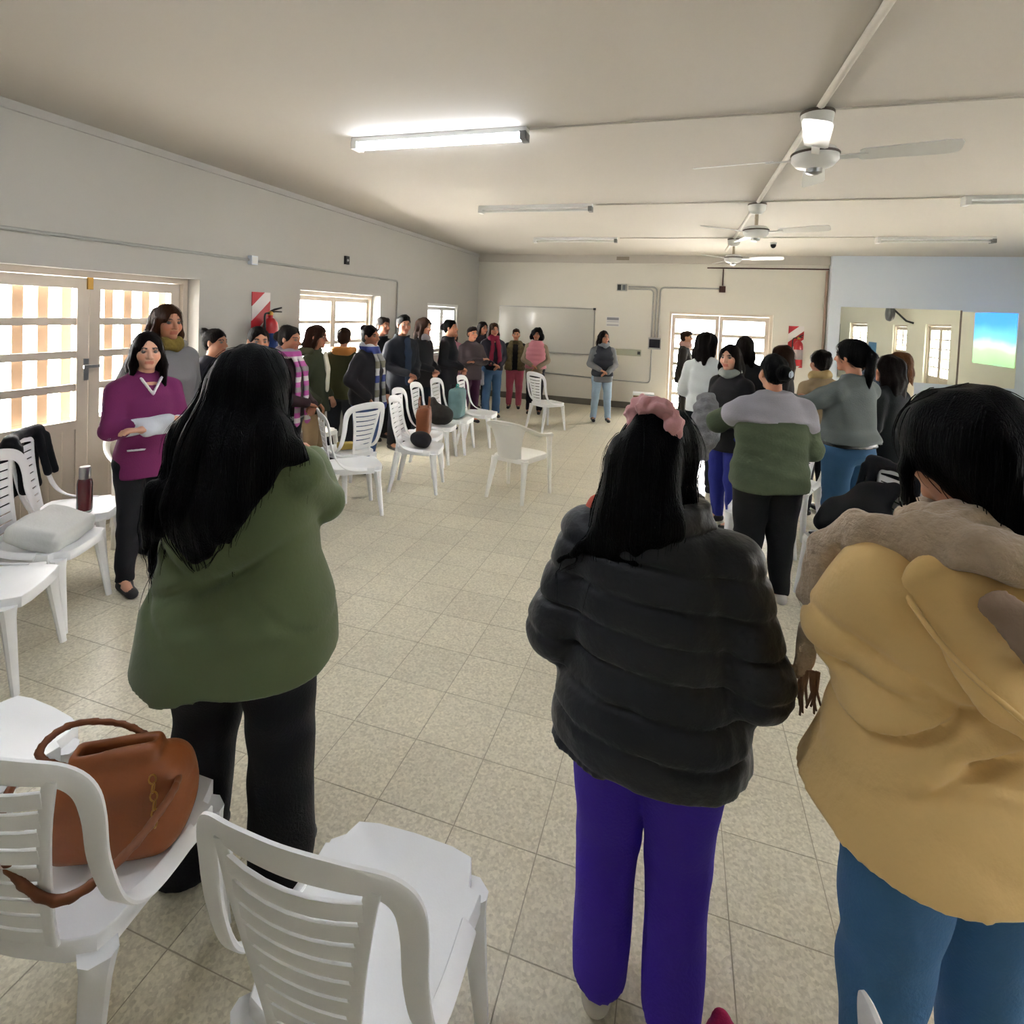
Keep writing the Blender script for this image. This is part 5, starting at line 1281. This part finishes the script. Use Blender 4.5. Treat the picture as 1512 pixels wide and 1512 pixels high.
B = Blob(); B.rbox((0, 0, .2), (.13, .09, .2), .05); B.disp = folds(40, .006, 20, 20)
b_ = thing_blob('teal_bag', 'grey and teal rucksack upright on a far middle row chair', 'bag', (-2.76, 6.58, .428), -85, B, mat('rucksack_teal', '#6f8f90', .8, var=.5, vscale=7), .011)
B = Blob(); B.chain(catmull([(-.04, 0, .39), (-.035, 0, .44), (.035, 0, .44), (.04, 0, .39)], 4), [.009]*13, .003); B.mesh('handle', .008, cloth('#3f9a94'), b_)
B = Blob(); B.rbox((0, 0, .03), (.08, .06, .03), .015)
thing_blob('yellow_folder', 'small yellow pouch on the chair turned to the wall', 'pouch', (-3.1, 4.6, .432), 40, B, cloth('#a8924a'), .008)
# right side: black jacket and papers on a chair
t = jacket_on_chair(1.12, 3.98, 112, 'bulky black jacket thrown over chair beside the green fleece woman', BLKF, .3)
B = Blob(); B.chain([(-.17, -.16, .56), (-.05, -.05, .62), (.1, .0, .56), (.16, .08, .50)], [.09, .13, .12, .06], .05); B.chain([(-.1, -.2, .82), (0, -.12, .72), (.05, -.02, .6)], [.05, .1, .1], .05); B.rbox((0, 0, .0), (.5, .5, .452), .001, k=.004, op='-'); B.disp = folds(52, .008, 14, 14); B.mesh('jacket_body', .011, BLKF, t)
B = Blob(); B.rbox((0, 0, .008), (.15, .11, .007), .004)
thing_blob('notebook', 'dark notebook with white pages under the black jacket', 'notebook', (1.03, 3.93, .436), 105, B, mat('notebook_navy', '#15182a', .6), .006)
# grey fluffy coat over the arm in the right group
B = Blob(); B.chain([(0, 0, 1.22), (.02, -.02, 1.1), (.0, -.02, .95), (-.03, 0, .80)], [.06, .10, .11, .07], .05); B.disp = folds(63, .012, 45, 45, 10)
thing_blob('grey_coat', 'fluffy grey coat hanging beside the green fleece woman', 'coat', (.22, 4.52, 0), 0, B, mat('grey_fleece', '#7c7c80', .95, bump=.8, bscale=60, var=.3, vscale=20), .011)
# low brown box by the far wall
t = empty('storage_box', (-.62, 10.75, 0), R(4), 'small brown box with white lid standing by the far door', 'box')
build('body', box(NB(), -.19, .19, -.14, .14, 0, .36), mat('cardboard_brown', '#6d5132', .8, var=.1), t, bevel=.008)
build('lid', box(NB(), -.2, .2, -.15, .15, .361, .4), mat('lid_white', '#d2d6d6', .5), t, bevel=.008)
# pink pouch on the floor near the purple trousers
B = Blob(); B.ell((0, 0, .05), (.045, .04, .05), .02); B.ell((0, 0, .11), (.022, .02, .022), .03); B.rbox((0, 0, -.1), (.3, .3, .1), .001, k=.003, op='-'); B.disp = folds(75, .004, 40, 40)
thing_blob('pink_pouch', 'bright pink cloth pouch on the floor at the bottom edge', 'pouch', (.185, 1.40, 0), 0, B, cloth('#b5275c'), .007)
